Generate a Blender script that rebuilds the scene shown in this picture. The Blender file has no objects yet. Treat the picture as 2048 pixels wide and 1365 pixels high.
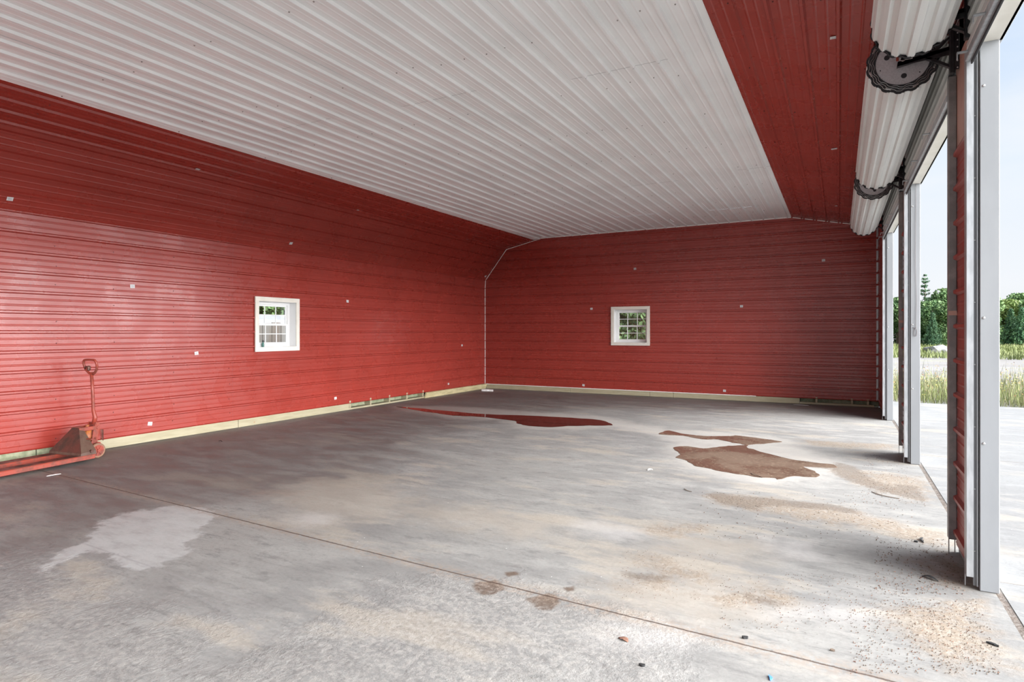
import bpy, math, random
import numpy as np
from mathutils import Vector, Matrix, noise

S = bpy.context.scene
COL = S.collection
R = math.radians
PI = math.pi

# ------------------------------------------------------------------ camera
W, H = 2048, 1365
F = 1234.0
HOR = 664.0
YAW = math.atan(653 / 1234)
EYE = 1.49
SN, CS = math.sin(YAW), math.cos(YAW)

cam_d = bpy.data.cameras.new('camera')
cam = bpy.data.objects.new('camera', cam_d)
COL.objects.link(cam)
cam.location = (0, 0, EYE)
cam.rotation_euler = (PI / 2, 0, YAW)
cam_d.sensor_width = 36
cam_d.lens = F / W * 36
cam_d.shift_y = (HOR - H / 2) / W
cam_d.clip_start = 0.05
cam_d.clip_end = 600
S.camera = cam


def ray(px, py):
    t = (px - W / 2) / F
    return Vector((-SN + t * CS, CS + t * SN, (HOR - py) / F))


def hit(px, py, n, d):
    """point where the sight line meets the plane n.p = d"""
    r = ray(px, py)
    o = Vector((0, 0, EYE))
    n = Vector(n)
    s = (d - n.dot(o)) / n.dot(r)
    return o + r * s


def fl(px, py, z=0.0):
    return hit(px, py, (0, 0, 1), z)


# ------------------------------------------------------------------ helpers
def tag(o, label=None, cat=None, group=None, kind=None):
    if label: o['label'] = label
    if cat: o['category'] = cat
    if group: o['group'] = group
    if kind: o['kind'] = kind
    return o


def empty(name, loc=(0, 0, 0), rz=0.0):
    o = bpy.data.objects.new(name, None)
    o.empty_display_size = 0.1
    COL.objects.link(o)
    o.location = loc
    o.rotation_euler = (0, 0, rz)
    return o


class MB:
    def __init__(s):
        s.v = []; s.f = []; s.m = []; s.sm = []

    def add(s, vs, fs, mat=0, smooth=False):
        b = len(s.v)
        s.v += [tuple(p) for p in vs]
        for f in fs:
            s.f.append(tuple(b + i for i in f)); s.m.append(mat); s.sm.append(smooth)

    def box(s, lo, hi, mat=0, M=None):
        x0, y0, z0 = lo; x1, y1, z1 = hi
        vs = [Vector(p) for p in ((x0,y0,z0),(x1,y0,z0),(x1,y1,z0),(x0,y1,z0),(x0,y0,z1),(x1,y0,z1),(x1,y1,z1),(x0,y1,z1))]
        if M is not None: vs = [M @ p for p in vs]
        s.add(vs, [(0,3,2,1),(4,5,6,7),(0,1,5,4),(1,2,6,5),(2,3,7,6),(3,0,4,7)], mat)

    def bbox(s, lo, hi, b=0.004, mat=0, M=None):
        """box with chamfered vertical/horizontal edges (a simple bevel)"""
        x0, y0, z0 = lo; x1, y1, z1 = hi
        b = min(b, (x1-x0)/3, (y1-y0)/3, (z1-z0)/3)
        rings = []
        for z, e in ((z0, b), (z0+b, 0), (z1-b, 0), (z1, b)):
            rings.append([(x0+b, y0+e, z), (x1-b, y0+e, z), (x1-e, y0+b, z), (x1-e, y1-b, z),
                          (x1-b, y1-e, z), (x0+b, y1-e, z), (x0+e, y1-b, z), (x0+e, y0+b, z)])
        vs = [Vector(p) for r in rings for p in r]
        if M is not None: vs = [M @ p for p in vs]
        fs = [tuple(range(7, -1, -1)), tuple(range(24, 32))]
        for k in range(3):
            for i in range(8):
                j = (i+1) % 8
                fs.append((k*8+i, k*8+j, (k+1)*8+j, (k+1)*8+i))
        s.add(vs, fs, mat)

    def tube(s, pts, r, n=8, mat=0, cap=True, smooth=True, closed=False):
        pts = [Vector(p) for p in pts]
        rs = r if isinstance(r, (list, tuple)) else [r]*len(pts)
        N = len(pts)
        rings = []
        up = None
        for i, p in enumerate(pts):
            if closed:
                d = pts[(i+1) % N] - pts[i-1]
            else:
                d = pts[min(i+1, N-1)] - pts[max(i-1, 0)]
            d.normalize()
            if up is None:
                up = d.orthogonal().normalized()
            else:
                up = (up - d*up.dot(d)).normalized()
            b = d.cross(up)
            rings.append([p + (up*math.cos(2*PI*k/n) + b*math.sin(2*PI*k/n))*rs[i] for k in range(n)])
        vs = [q for rg in rings for q in rg]
        fs = []
        for i in range(N if closed else N-1):
            i2 = (i+1) % N
            for k in range(n):
                k2 = (k+1) % n
                fs.append((i*n+k, i*n+k2, i2*n+k2, i2*n+k))
        s.add(vs, fs, mat, smooth)
        if cap and not closed:
            b0 = len(s.v)-len(vs)
            s.f.append(tuple(b0+k for k in range(n-1, -1, -1))); s.m.append(mat); s.sm.append(False)
            s.f.append(tuple(b0+(N-1)*n+k for k in range(n))); s.m.append(mat); s.sm.append(False)

    def cyl(s, a, b, r, n=20, mat=0, smooth=True, r2=None):
        s.tube([a, b], [r, r if r2 is None else r2], n, mat, True, smooth)

    def prism(s, poly, z0, z1, mat=0, M=None):
        """poly (x,y) extruded in z"""
        n = len(poly)
        vs = [Vector((x, y, z0)) for x, y in poly] + [Vector((x, y, z1)) for x, y in poly]
        if M is not None: vs = [M @ p for p in vs]
        fs = [tuple(range(n-1, -1, -1)), tuple(range(n, 2*n))]
        for i in range(n):
            j = (i+1) % n
            fs.append((i, j, n+j, n+i))
        s.add(vs, fs, mat)

    def build(s, name, mats, parent=None, loc=None, smooth_angle=None):
        me = bpy.data.meshes.new(name)
        me.from_pydata(s.v, [], s.f)
        if not isinstance(mats, (list, tuple)): mats = [mats]
        for m in mats: me.materials.append(m)
        me.polygons.foreach_set('material_index', s.m)
        me.polygons.foreach_set('use_smooth', s.sm)
        me.update()
        o = bpy.data.objects.new(name, me)
        COL.objects.link(o)
        if parent: o.parent = parent
        if loc is not None: o.location = loc
        return o


def recenter(o):
    """move a top-level mesh's origin to the middle of its base"""
    me = o.data
    co = np.empty(len(me.vertices)*3); me.vertices.foreach_get('co', co)
    co = co.reshape(-1, 3)
    c = (co.max(0)+co.min(0))/2; c[2] = co[:, 2].min()
    co -= c
    me.vertices.foreach_set('co', co.ravel()); me.update()
    o.location = Vector(c)
    return o


# ------------------------------------------------------------------ materials
def mat(name, col, rough=0.5, metal=0.0, spec=0.5, coat=0.0):
    m = bpy.data.materials.new(name); m.use_nodes = True
    b = m.node_tree.nodes['Principled BSDF']
    b.inputs['Base Color'].default_value = (*col, 1)
    b.inputs['Roughness'].default_value = rough
    b.inputs['Metallic'].default_value = metal
    b.inputs['Specular IOR Level'].default_value = spec
    b.inputs['Coat Weight'].default_value = coat
    return m


class NT:
    """small node-building helper"""
    def __init__(s, m):
        s.t = m.node_tree; s.b = s.t.nodes.get('Principled BSDF')

    def n(s, typ, **kw):
        nd = s.t.nodes.new(typ)
        for k, v in kw.items(): setattr(nd, k, v)
        return nd

    def link(s, a, b): s.t.links.new(a, b)

    def coord(s, scale=(1, 1, 1), rot=(0, 0, 0)):
        c = s.n('ShaderNodeTexCoord'); mp = s.n('ShaderNodeMapping')
        s.link(c.outputs['Object'], mp.inputs['Vector'])
        mp.inputs['Scale'].default_value = scale; mp.inputs['Rotation'].default_value = rot
        return mp.outputs['Vector']

    def noise(s, vec, scale, detail=4, rough=0.55):
        x = s.n('ShaderNodeTexNoise'); s.link(vec, x.inputs['Vector'])
        x.inputs['Scale'].default_value = scale; x.inputs['Detail'].default_value = detail
        x.inputs['Roughness'].default_value = rough
        return x.outputs['Fac']

    def vor(s, vec, scale, feature='F1', out='Distance'):
        x = s.n('ShaderNodeTexVoronoi', feature=feature); s.link(vec, x.inputs['Vector'])
        x.inputs['Scale'].default_value = scale
        return x.outputs[out]

    def math(s, op, a, b=None, c=None):
        x = s.n('ShaderNodeMath', operation=op)
        for i, v in enumerate((a, b, c)):
            if v is None: continue
            if isinstance(v, (int, float)): x.inputs[i].default_value = v
            else: s.link(v, x.inputs[i])
        return x.outputs[0]

    def ramp(s, f, lo, hi, a=0.0, b=1.0, smooth=True):
        x = s.n('ShaderNodeMapRange', interpolation_type='SMOOTHSTEP' if smooth else 'LINEAR')
        s.link(f, x.inputs['Value'])
        x.inputs['From Min'].default_value = lo; x.inputs['From Max'].default_value = hi
        x.inputs['To Min'].default_value = a; x.inputs['To Max'].default_value = b
        return x.outputs['Result']

    def mix(s, f, a, b, mode='MIX'):
        x = s.n('ShaderNodeMix', data_type='RGBA', blend_type=mode)
        if isinstance(f, (int, float)): x.inputs['Factor'].default_value = f
        else: s.link(f, x.inputs['Factor'])
        for nm, v in (('A', a), ('B', b)):
            i = [q for q in x.inputs if q.name == nm and q.type == 'RGBA'][0]
            if isinstance(v, (tuple, list)): i.default_value = (*v, 1)
            else: s.link(v, i)
        return [q for q in x.outputs if q.type == 'RGBA'][0]

    def attr(s, name):
        x = s.n('ShaderNodeAttribute', attribute_name=name)
        return x.outputs['Fac']

    def bump(s, h, strength=0.3, dist=0.01, normal=None):
        x = s.n('ShaderNodeBump'); s.link(h, x.inputs['Height'])
        x.inputs['Strength'].default_value = strength; x.inputs['Distance'].default_value = dist
        if normal is not None: s.link(normal, x.inputs['Normal'])
        s.link(x.outputs['Normal'], s.b.inputs['Normal'])
        return x.outputs['Normal']

    def color(s, c): s.link(c, s.b.inputs['Base Color'])
    def rough(s, c): s.link(c, s.b.inputs['Roughness'])


def noisy(name, c1, c2, scale=8, rough=0.5, metal=0.0, bump=0.1, stretch=(1, 1, 1), spec=0.5, lo=0.35, hi=0.65, bd=0.003, r2=None):
    m = mat(name, c1, rough, metal, spec); t = NT(m)
    v = t.coord(stretch)
    f = t.noise(v, scale, 6)
    t.color(t.mix(t.ramp(f, lo, hi), c1, c2))
    if bump: t.bump(t.noise(v, scale*3, 5), bump, bd)
    if r2 is not None: t.rough(t.ramp(f, lo, hi, rough, r2))
    return m


def painted_metal(name, c, rough, stretch, var=0.06, spec=0.5, coat=0.0):
    m = mat(name, c, rough, 0, spec, coat)
    m.node_tree.nodes['Principled BSDF'].inputs['Coat Roughness'].default_value = .16; t = NT(m)
    v = t.coord(stretch)
    f = t.noise(v, 1.2, 3)
    d = tuple(x*(1-var*1.6) for x in c); e = tuple(min(1, x*(1+var)) for x in c)
    t.color(t.mix(t.ramp(f, 0.3, 0.7), d, e))
    t.rough(t.ramp(t.noise(v, 3.0, 3), 0.3, 0.7, rough*0.85, rough*1.2))
    return m


RED = (0.30, 0.037, 0.026)
M = {}
M['red'] = painted_metal('red_sheet', RED, 0.28, (1, 1, 1), .04, 0.55, .04)
M['redback'] = painted_metal('red_sheet_back', RED, 0.36, (1, 1, 1))
M['white'] = painted_metal('white_sheet', (0.84, 0.845, 0.84), 0.42, (1, 1, 1), 0.03)
M['screw'] = mat('screw', (0.12, 0.05, 0.045), 0.5, 0.3)
M['screw_w'] = mat('screw_grey', (0.34, 0.32, 0.30), 0.45, 0.4)
M['curtain'] = painted_metal('curtain_sheet', (0.66, 0.66, 0.64), 0.38, (1, 1, 1), 0.03)
M['galv'] = noisy('galvanised', (0.38, 0.39, 0.40), (0.48, 0.49, 0.50), 30, 0.42, 0.5, 0.05, (1, 1, .25))
M['guide'] = noisy('guide_grey', (0.21, 0.205, 0.20), (0.28, 0.275, 0.265), 12, 0.5, 0.4, 0.05)
M['slot'] = mat('slot_grey', (0.25, 0.25, 0.255), 0.5, 0.4)
M['trimw'] = noisy('trim_white', (0.25, 0.258, 0.266), (0.29, 0.298, 0.306), 3, 0.4, 0, 0.03, (1, 1, .3))
M['cream'] = noisy('cream_trim', (0.70, 0.665, 0.585), (0.76, 0.725, 0.65), 5, 0.45, 0, 0.03)
M['liner_edge'] = mat('closure_strip', (0.88, 0.84, 0.81), 0.5)
M['vinyl'] = mat('white_vinyl', (0.78, 0.78, 0.77), 0.35)
M['black'] = noisy('black_steel', (0.018, 0.018, 0.02), (0.035, 0.034, 0.036), 20, 0.45, 0.3, 0.05)
M['blackrub'] = mat('black_edge', (0.02, 0.02, 0.022), 0.6)
M['disc'] = noisy('disc_grey', (0.46, 0.45, 0.46), (0.54, 0.53, 0.54), 90, 0.5, 0.35, 0.05)
M['bare'] = mat('bare_metal', (0.62, 0.61, 0.6), 0.35, 0.9)
M['paper'] = mat('sticker_paper', (0.62, 0.61, 0.60), 0.6)
M['print'] = mat('sticker_print', (0.42, 0.42, 0.45), 0.6)
M['salmon'] = noisy('salmon_board', (0.42, 0.25, 0.20), (0.50, 0.31, 0.25), 4, 0.6, 0, 0.05)
M['shingle'] = mat('roof_skin', (0.30, 0.30, 0.31), 0.6)

# timber with grain and knots
m = mat('new_timber', (0.62, 0.5, 0.3), 0.7); t = NT(m)
v = t.coord((1, 1, 8)); g = t.noise(v, 3.0, 6, 0.6)
c = t.mix(t.ramp(g, .3, .7), (0.33, 0.29, 0.185), (0.40, 0.355, 0.24))
v2 = t.coord((1, 1, 1)); k = t.vor(v2, 2.2)
c = t.mix(t.ramp(k, 0.06, 0.02), c, (0.35, 0.2, 0.1)); t.color(c); t.bump(g, .15, .004)
M['timber'] = m
M['timber2'] = noisy('green_timber', (0.42, 0.36, 0.20), (0.58, 0.5, 0.29), 4, 0.75, 0, 0.1, (1, 1, 5))
M['dirtyblock'] = noisy('block', (0.20, 0.22, 0.13), (0.34, 0.34, 0.23), 12, 0.9, 0, 0.5)

# worn paint of the pallet truck
def worn(name, c1, c2, amt=0.5):
    m = mat(name, c1, 0.5, 0.0); t = NT(m); v = t.coord()
    f = t.noise(v, 9, 8, 0.65)
    c = t.mix(t.ramp(f, 0.5-0.12*amt, 0.62), c1, c2)
    g = t.noise(v, 45, 5, 0.7)
    c = t.mix(t.ramp(g, 0.60, 0.66, 0, 0.9), c, (0.12, 0.075, 0.055))
    t.color(c); t.rough(t.ramp(f, .4, .7, .38, .75)); t.bump(f, .15, .004)
    return m
M['jack'] = worn('jack_red_paint', (0.28, 0.045, 0.026), (0.17, 0.04, 0.026), 0.5)
M['jackd'] = worn('jack_dirty_paint', (0.085, 0.026, 0.017), (0.05, 0.030, 0.022), 1.0)
M['jacks'] = worn('jack_side_paint', (0.105, 0.066, 0.048), (0.085, 0.042, 0.03), 1.0)
M['jacko'] = worn('jack_orange', (0.42, 0.13, 0.035), (0.30, 0.09, 0.04), 0.5)
M['wheel'] = noisy('wheel_tyre', (0.20, 0.10, 0.065), (0.30, 0.17, 0.10), 20, 0.6)
M['spring'] = noisy('spring_steel', (0.10, 0.05, 0.04), (0.2, 0.1, 0.07), 30, 0.45, 0.6)

# glass (pane)
m = mat('pane_glass', (1, 1, 1), 0.0); b = m.node_tree.nodes['Principled BSDF']
b.inputs['Transmission Weight'].default_value = 1.0; b.inputs['IOR'].default_value = 1.45
m2 = m.node_tree.nodes
tr = m2.new('ShaderNodeBsdfTransparent'); gl = m2.new('ShaderNodeBsdfGlossy'); gl.inputs['Roughness'].default_value = 0.02
fr = m2.new('ShaderNodeFresnel'); fr.inputs['IOR'].default_value = 1.4
mx = m2.new('ShaderNodeMixShader')
m.node_tree.links.new(fr.outputs[0], mx.inputs[0]); m.node_tree.links.new(tr.outputs[0], mx.inputs[1])
m.node_tree.links.new(gl.outputs[0], mx.inputs[2]); m.node_tree.links.new(mx.outputs[0], m2['Material Output'].inputs[0])
m2.remove(b)
M['glass'] = m

# ------------------------------------------------------------------ building dimensions
XL = -8.24            # face of left wall sheets
YB = 14.04            # face of end wall sheets
XR = 0.70             # face of door-wall sheets
Y0 = -2.0             # open front end of the shed (behind the photographer)
P = 0.2286            # rib pitch
ZR = 1.487            # a rib runs at this height
ZB = 0.125            # bottom edge of the sheets
# cross-section of the inside, left floor -> right eave
SEC = [(XL, ZB), (XL, 2.63), (XL+0.022, 2.859), (-7.60, 3.637), (-6.61, 3.85), (-0.865, 3.878), (XR, 3.549)]
OPEN = [(-1.88, 0.54), (1.24, 4.39), (5.09, 8.235), (8.94, 12.10)]   # door openings along y
ZH = 3.15             # height of the openings


def rib_h(u):
    """inward height of the sheet at distance u (mod pitch) from a rib centre"""
    u = (u + P/2) % P - P/2
    a = abs(u)
    if a < 0.010: return 0.023
    if a < 0.021: return 0.023*(0.021-a)/0.011
    for c in (0.078,):
        d = abs(a-c)
        if d < 0.003: return 0.0028
        if d < 0.012: return 0.0028*(0.012-d)/0.009
    return 0.0

BR = sorted(set([0, 0.010, 0.021, 0.066, 0.075, 0.081, 0.090] + [-0.010, -0.021, -0.066, -0.075, -0.081, -0.090]))


def profile(s0, s1, phase):
    """break points of the rib profile between s0 and s1 (ribs at phase + k*P)"""
    out = {s0, s1}
    k0 = int(math.floor((s0-phase)/P))-1; k1 = int(math.ceil((s1-phase)/P))+1
    for k in range(k0, k1+1):
        for b in BR:
            s = phase+k*P+b
            if s0 < s < s1: out.add(s)
    return [(s, rib_h(s-phase)) for s in sorted(out)]


def sheet(mb, path, s0, s1, phase, e0, e1, put, mi=0, lift=0.0):
    """ribbed sheet following a 2D path between arc lengths s0..s1, drawn out along e0..e1"""
    segs = []; acc = 0
    for a, b in zip(path[:-1], path[1:]):
        d = Vector(b)-Vector(a); L = d.length; segs.append((acc, acc+L, Vector(a), d/L)); acc += L
    cuts = [s0] + [g[0] for g in segs if s0 < g[0] < s1] + [s1]
    for c0, c1 in zip(cuts[:-1], cuts[1:]):
        g = [q for q in segs if q[0]-1e-6 <= (c0+c1)/2 <= q[1]+1e-6][0]
        n = Vector((g[3].y, -g[3].x))         # inward for a path going up the left wall and over
        pts = []
        for s, h in profile(c0, c1, phase):
            p = g[2]+g[3]*(s-g[0])+n*(h+lift); pts.append(p)
        vs = [put(p, e0) for p in pts]+[put(p, e1) for p in pts]
        N = len(pts)
        mb.add(vs, [(i, i+1, N+i+1, N+i) for i in range(N-1)], mi)


def arc(path):
    out = [0]
    for a, b in zip(path[:-1], path[1:]): out.append(out[-1]+(Vector(b)-Vector(a)).length)
    return out


AL = arc(SEC)
putY = lambda p, e: (p.x, e, p.y)
ph_left = ZR-ZB

WL = (6.84, 7.61, 1.24, 1.985)      # left window hole: y0,y1,z0,z1
WB = (-4.69, -3.90, 1.24, 2.01)     # end window hole: x0,x1,z0,z1


def screws(mb, pts, n, mi, r=0.0038):
    n = Vector(n).normalized()
    for p in pts:
        p = Vector(p)
        mb.tube([p, p+n*0.004, p+n*0.007], [r*1.6, r*1.5, r*0.7], 6, mi, True, False)


# ------------------------------------------------------------------ left wall
rnd = random.Random(4)
mb = MB()
s_w0, s_w1 = WL[2]-ZB, WL[3]-ZB
cuts = [Y0, 2.45, 6.38, WL[0], WL[1], 10.31, YB+0.02]
for i, (a, b) in enumerate(zip(cuts[:-1], cuts[1:])):
    lift = 0.0 if i in (0, 1) else (0.0015 if i < 5 else 0.003)
    if i == 3:
        sheet(mb, SEC, 0, s_w0, ph_left, a, b, putY, 0, lift)
        sheet(mb, SEC, s_w1, AL[3], ph_left, a, b, putY, 0, lift)
    else:
        sheet(mb, SEC, 0, AL[3], ph_left, a, b, putY, 0, lift)
pts = []
for y in (1.4, 2.5, 3.95, 4.62, 5.42, 6.32, 8.4, 9.35, 10.25, 12.2):
    for k in range(12):
        z = ZR-P*5.5+k*P + rnd.uniform(-.02, .02)
        if z < ZB+.03: continue
        if WL[0]-.1 < y < WL[1]+.1 and WL[2]-.1 < z < WL[3]+.1: continue
        if rnd.random() < .8: pts.append((XL+.003, y+rnd.uniform(-.01, .01), z))
screws(mb, pts, (1, 0, 0), 1)
# outer skin
for (a, b, z0, z1) in ((Y0, WL[0], 0, 2.9), (WL[1], YB+.2, 0, 2.9), (WL[0], WL[1], 0, WL[2]), (WL[0], WL[1], WL[3], 2.9)):
    mb.box((XL-.20, a, z0), (XL-.165, b, z1), 2)
tag(mb.build('wall_left', [M['red'], M['screw'], M['trimw']]), kind='structure')

# ------------------------------------------------------------------ end wall (far)
mb = MB()
pathB = [(0.0, ZB), (0.0, 4.0)]
def zc(x):
    """height of the inside at x"""
    for a, b in zip(SEC[1:-1], SEC[2:]):
        if a[0] <= x <= b[0]+1e-9: return a[1]+(b[1]-a[1])*(x-a[0])/(b[0]-a[0])
    return SEC[-1][1]
putB = lambda p, e: (e, YB-p.x, p.y)
xs = [XL] + [-8.10, -7.92, -7.76, -7.60, -7.3, -6.95, -6.61, WB[0], WB[1], -2.0, -0.865, -0.5, -0.1, 0.3, XR+.02]
for a, b in zip(xs[:-1], xs[1:]):
    top = min(zc(max(a, XL+.03)), zc(min(b, XR)))+0.03 if not (-7 < a < -.9) else 3.9
    top = max(zc(max(a, XL+.03)), zc(min(b, XR)))+.02
    lift = .0015 if a >= -4.7 else 0.0
    if a == WB[0]:
        sheet(mb, pathB, 0, WB[2]-ZB, ph_left, a, b, putB, 0, lift); sheet(mb, pathB, WB[3]-ZB, top-ZB, ph_left, a, b, putB, 0, lift)
    else:
        sheet(mb, pathB, 0, top-ZB, ph_left, a, b, putB, 0, lift)
pts = []
for x in (-6.9, -5.6, -4.9, -3.2, -2.35, -1.15, -0.35, .25):
    for k in range(13):
        z = ZR-P*5.5+k*P
        if z > ZB+.03 and not (WB[0]-.1 < x < WB[1]+.1 and WB[2]-.1 < z < WB[3]+.1) and rnd.random() < .7:
            pts.append((x+rnd.uniform(-.02, .02), YB-.003, z))
screws(mb, pts, (0, -1, 0), 1)
for (a, b, z0, z1) in ((XL-.2, WB[0], 0, 4.0), (WB[1], XR+.16, 0, 4.0), (WB[0], WB[1], 0, WB[2]), (WB[0], WB[1], WB[3], 4.0)):
    mb.box((a, YB+.165, z0), (b, YB+.20, z1), 2)
tag(mb.build('wall_back', [M['red'], M['screw'], M['trimw']]), kind='structure')

# ------------------------------------------------------------------ ceiling: red band, white field, red band
mb = MB()
s_white = AL[3] + 3.55*P + .01
ph_c = AL[3] + .05 - P*.0
ycuts = [Y0, 2.2, 6.0, 9.7, YB+.01]
for i, (a, b) in enumerate(zip(ycuts[:-1], ycuts[1:])):
    lf = 0.002*(i % 2)
    sheet(mb, SEC, AL[3], s_white, ph_c, a, b, putY, 0, lf)
    sheet(mb, SEC, AL[5], AL[6], ph_c+.05, a, b, putY, 0, lf)
wc = [Y0, 1.2, 5.1, 9.0, 12.2, YB+.01]
# the white sheets lap at slightly different places from strip to strip
strips = []
s = s_white
while s < AL[5]-1e-6:
    e = min(s+P*4, AL[5]); strips.append((s, e)); s = e
for j, (a, b) in enumerate(strips):
    off = [0, .0, .45, .1, .8, .3, .6, .2][j % 8]
    for i in range(5):
        y0 = wc[i]+(off if 0 < i else 0); y1 = wc[i+1]+(off if i < 4 else 0)
        sheet(mb, SEC, a, b, ph_c, y0, min(y1, YB+.01), putY, 1, 0.002*((i+j) % 2))
pts = []
for y in np.arange(-2.8, 13.8, 1.22):
    for k in range(0, 27):
        x = -6.55+k*P+rnd.uniform(-.03, .03)
        if x < -.95 and rnd.random() < .6: pts.append((x, y+rnd.uniform(-.05, .05), zc(x)-.002))
screws(mb, pts, (0, 0, -1), 3, .0045)
pts = []
for y in np.arange(-2.8, 13.8, 1.22):
    for k in range(0, 4): pts.append((-7.45+k*P, y, zc(-7.45+k*P)-.002)); pts.append((-.70+k*P*1.3, y+.1, zc(-.70+k*P*1.3)-.002))
screws(mb, pts, (0, 0, -1), 2, .004)
# roof skin above
up = [(XL-.3, 2.8), (-7.75, 3.85), (-3.8, 4.6), (XR+.35, 3.75)]
for a, b in zip(up[:-1], up[1:]):
    mb.add([(a[0], Y0, a[1]), (b[0], Y0, b[1]), (b[0], YB+.3, b[1]), (a[0], YB+.3, a[1])], [(0, 1, 2, 3)], 4)
    mb.add([(a[0], Y0, a[1]+.03), (b[0], Y0, b[1]+.03), (b[0], YB+.3, b[1]+.03), (a[0], YB+.3, a[1]+.03)], [(0, 1, 2, 3)], 4)
tag(mb.build('ceiling', [M['red'], M['white'], M['screw'], M['screw_w'], M['shingle']]), kind='structure')

# ------------------------------------------------------------------ door wall
mb = MB()
pathR = [(0.0, .06), (0.0, 3.6)]
putR = lambda p, e: (XR-p.x, e, p.y)
posts = [(0.54, 1.24), (4.39, 5.09), (8.235, 8.94), (12.10, YB)]
for (a, b) in posts:
    a2, b2 = a+.03, b-(.03 if b < YB else 0)
    top = 2.72 if b < YB else 3.56
    sheet(mb, pathR, 0, top-.06, ZR-.06+.04, a2, b2, putR, 0, 0)
    mb.box((XR+.02, a+.012, 0.0), (XR+.105, b-.012 if b < YB else YB+.2, 3.62), 1)
mb.box((XR+.02, Y0, ZH+.02), (XR+.105, YB, 3.62), 1)     # above the openings
mb.box((XR+.02, Y0, 0), (XR+.105, OPEN[0][0], 3.62), 1)
sheet(mb, pathR, 0, 3.5, ZR-.06+.04, Y0, OPEN[0][0]-.03, putR, 0, 0)
wr = mb.build('wall_right', [M['redback'], M['trimw']])
tag(wr, kind='structure')
mb = MB()
for (a, b) in posts[:3]:
    mb.box((XR-.002, a+.03, 2.72), (XR+.02, b-.03, 3.30), 0)
mb.build('upper_board', M['salmon'], wr)

# ------------------------------------------------------------------ trims (closure strips along the end wall)
mb = MB()
def strip3(a, b, r=.008):
    mb.tube([a, b], r, 6, 0, True, False)
e = .012
prof = [(XL+.02, ZB)] + [(XL+.02, 2.63), (XL+.035, 2.845), (-7.585, 3.615), (-6.61, 3.828)]
for a, b in zip(prof[:-1], prof[1:]):
    strip3((a[0], YB-.02, a[1]), (b[0], YB-.02, b[1]))
tag(mb.build('trim_1', M['liner_edge']), kind='structure')
mb = MB()
mb.tube([(-6.60, YB-.022, 3.838), (-0.87, YB-.022, 3.866)], .011, 6, 0, True, False)
x = -0.84
while x < XR-.1:
    x2 = min(x+P*.86, XR-.05)
    strip3((x, YB-.02, zc(x)-.014), (x2, YB-.02, zc(x2)-.014), .009)
    x += P
tag(mb.build('trim_2', M['liner_edge']), kind='structure')
mb = MB()
z = ZB
while z < 3.5:
    mb.box((XR-.045, YB-.03, z+.02), (XR-.012, YB-.018, z+P-.02), 0); z += P
tag(mb.build('trim_3', M['galv']), kind='structure')
mb = MB()
mb.tube([(XL+.02, YB-.03, ZB-.004), (-1.55, YB-.03, ZB-.004)], .009, 6, 0, True, False)
tag(mb.build('trim_4', M['liner_edge']), kind='structure')

# ------------------------------------------------------------------ sill timbers
def at_left(px): return hit(px, 800, (1, 0, 0), XL+.01).y
bl = empty('baseboard_left', (XL, 8, 0)); tag(bl, kind='structure')
def child_build(mb, name, mats, par):
    o = mb.build(name, mats, par)
    o.matrix_parent_inverse = Matrix.Translation(-Vector(par.location))
    return o
ya, yb, yc, yd, ye = at_left(196), at_left(476), at_left(698), at_left(848), YB-.02
ylist = [(4.02, yb), (yb+.006, yc)]
for a, b in ylist:
    mb = MB(); mb.bbox((XL-.03, a, 0.004), (XL+.018, b, ZB+.004), .004); child_build(mb, 'sill_board', M['timber'], bl)
# tilted board near the corner
mb = MB()
Mx = Matrix.Translation((XL+.0, 0, 0.004)) @ Matrix.Rotation(R(20), 4, 'Y')
mb.bbox((0, yd, 0), (.04, ye, .135), .004, 0, Mx)
child_build(mb, 'sill_board', M['timber2'], bl)
mb = MB(); mb.bbox((XL-.14, yc, .003), (XL+.012, yd, .035), .004); child_build(mb, 'sill_plate', M['timber'], bl)
for i in range(5):
    y = yc+.02+(yd-yc-.06)*i/4
    mb = MB(); mb.bbox((XL-.13, y, .036), (XL+.004, y+.04, ZB+.05), .003); child_build(mb, 'stud_end', M['timber'], bl)
mb = MB(); mb.bbox((XL-.16, yc, .036), (XL-.135, yd, ZB+.05), .004); child_build(mb, 'wall_sheathing', M['dirtyblock'], bl)
# concrete blocks at the open end by the truck
y = 1.0
while y < 3.98:
    mb = MB(); mb.bbox((XL-.13, y, .004), (XL-.012, y+.385, .155), .006); child_build(mb, 'concrete_block', M['dirtyblock'], bl); y += .395
mb = MB(); mb.bbox((XL-.03, Y0, 0.003), (XL+.012, .98, ZB), .004); child_build(mb, 'sill_board', M['timber'], bl)
bb = empty('baseboard_back', (-4, YB, 0)); tag(bb, kind='structure')
def bx(px): return hit(px, 780, (0, 1, 0), YB).x
xx = [XL+.06, bx(1141), bx(1300), bx(1347), bx(1600)]
for a, b in zip(xx[:-1], xx[1:]):
    mb = MB(); mb.bbox((a, YB-.026, .004), (b-.006, YB+.02, ZB-.006), .004); child_build(mb, 'sill_board', M['timber'], bb)
mb = MB(); mb.bbox((xx[-1], YB-.02, .004), (XR-.08, YB+.10, .045), .004); child_build(mb, 'sill_plate', M['timber'], bb)
for px in (1633, 1704, 1736):
    mb = MB(); mb.bbox((bx(px)-.02, YB-.01, .046), (bx(px)+.02, YB+.10, ZB+.03), .003); child_build(mb, 'stud_end', M['timber'], bb)
mb = MB(); mb.bbox((xx[-1], YB+.12, .0), (XR, YB+.14, ZB+.05), .003); child_build(mb, 'wall_sheathing', M['dirtyblock'], bb)

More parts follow.
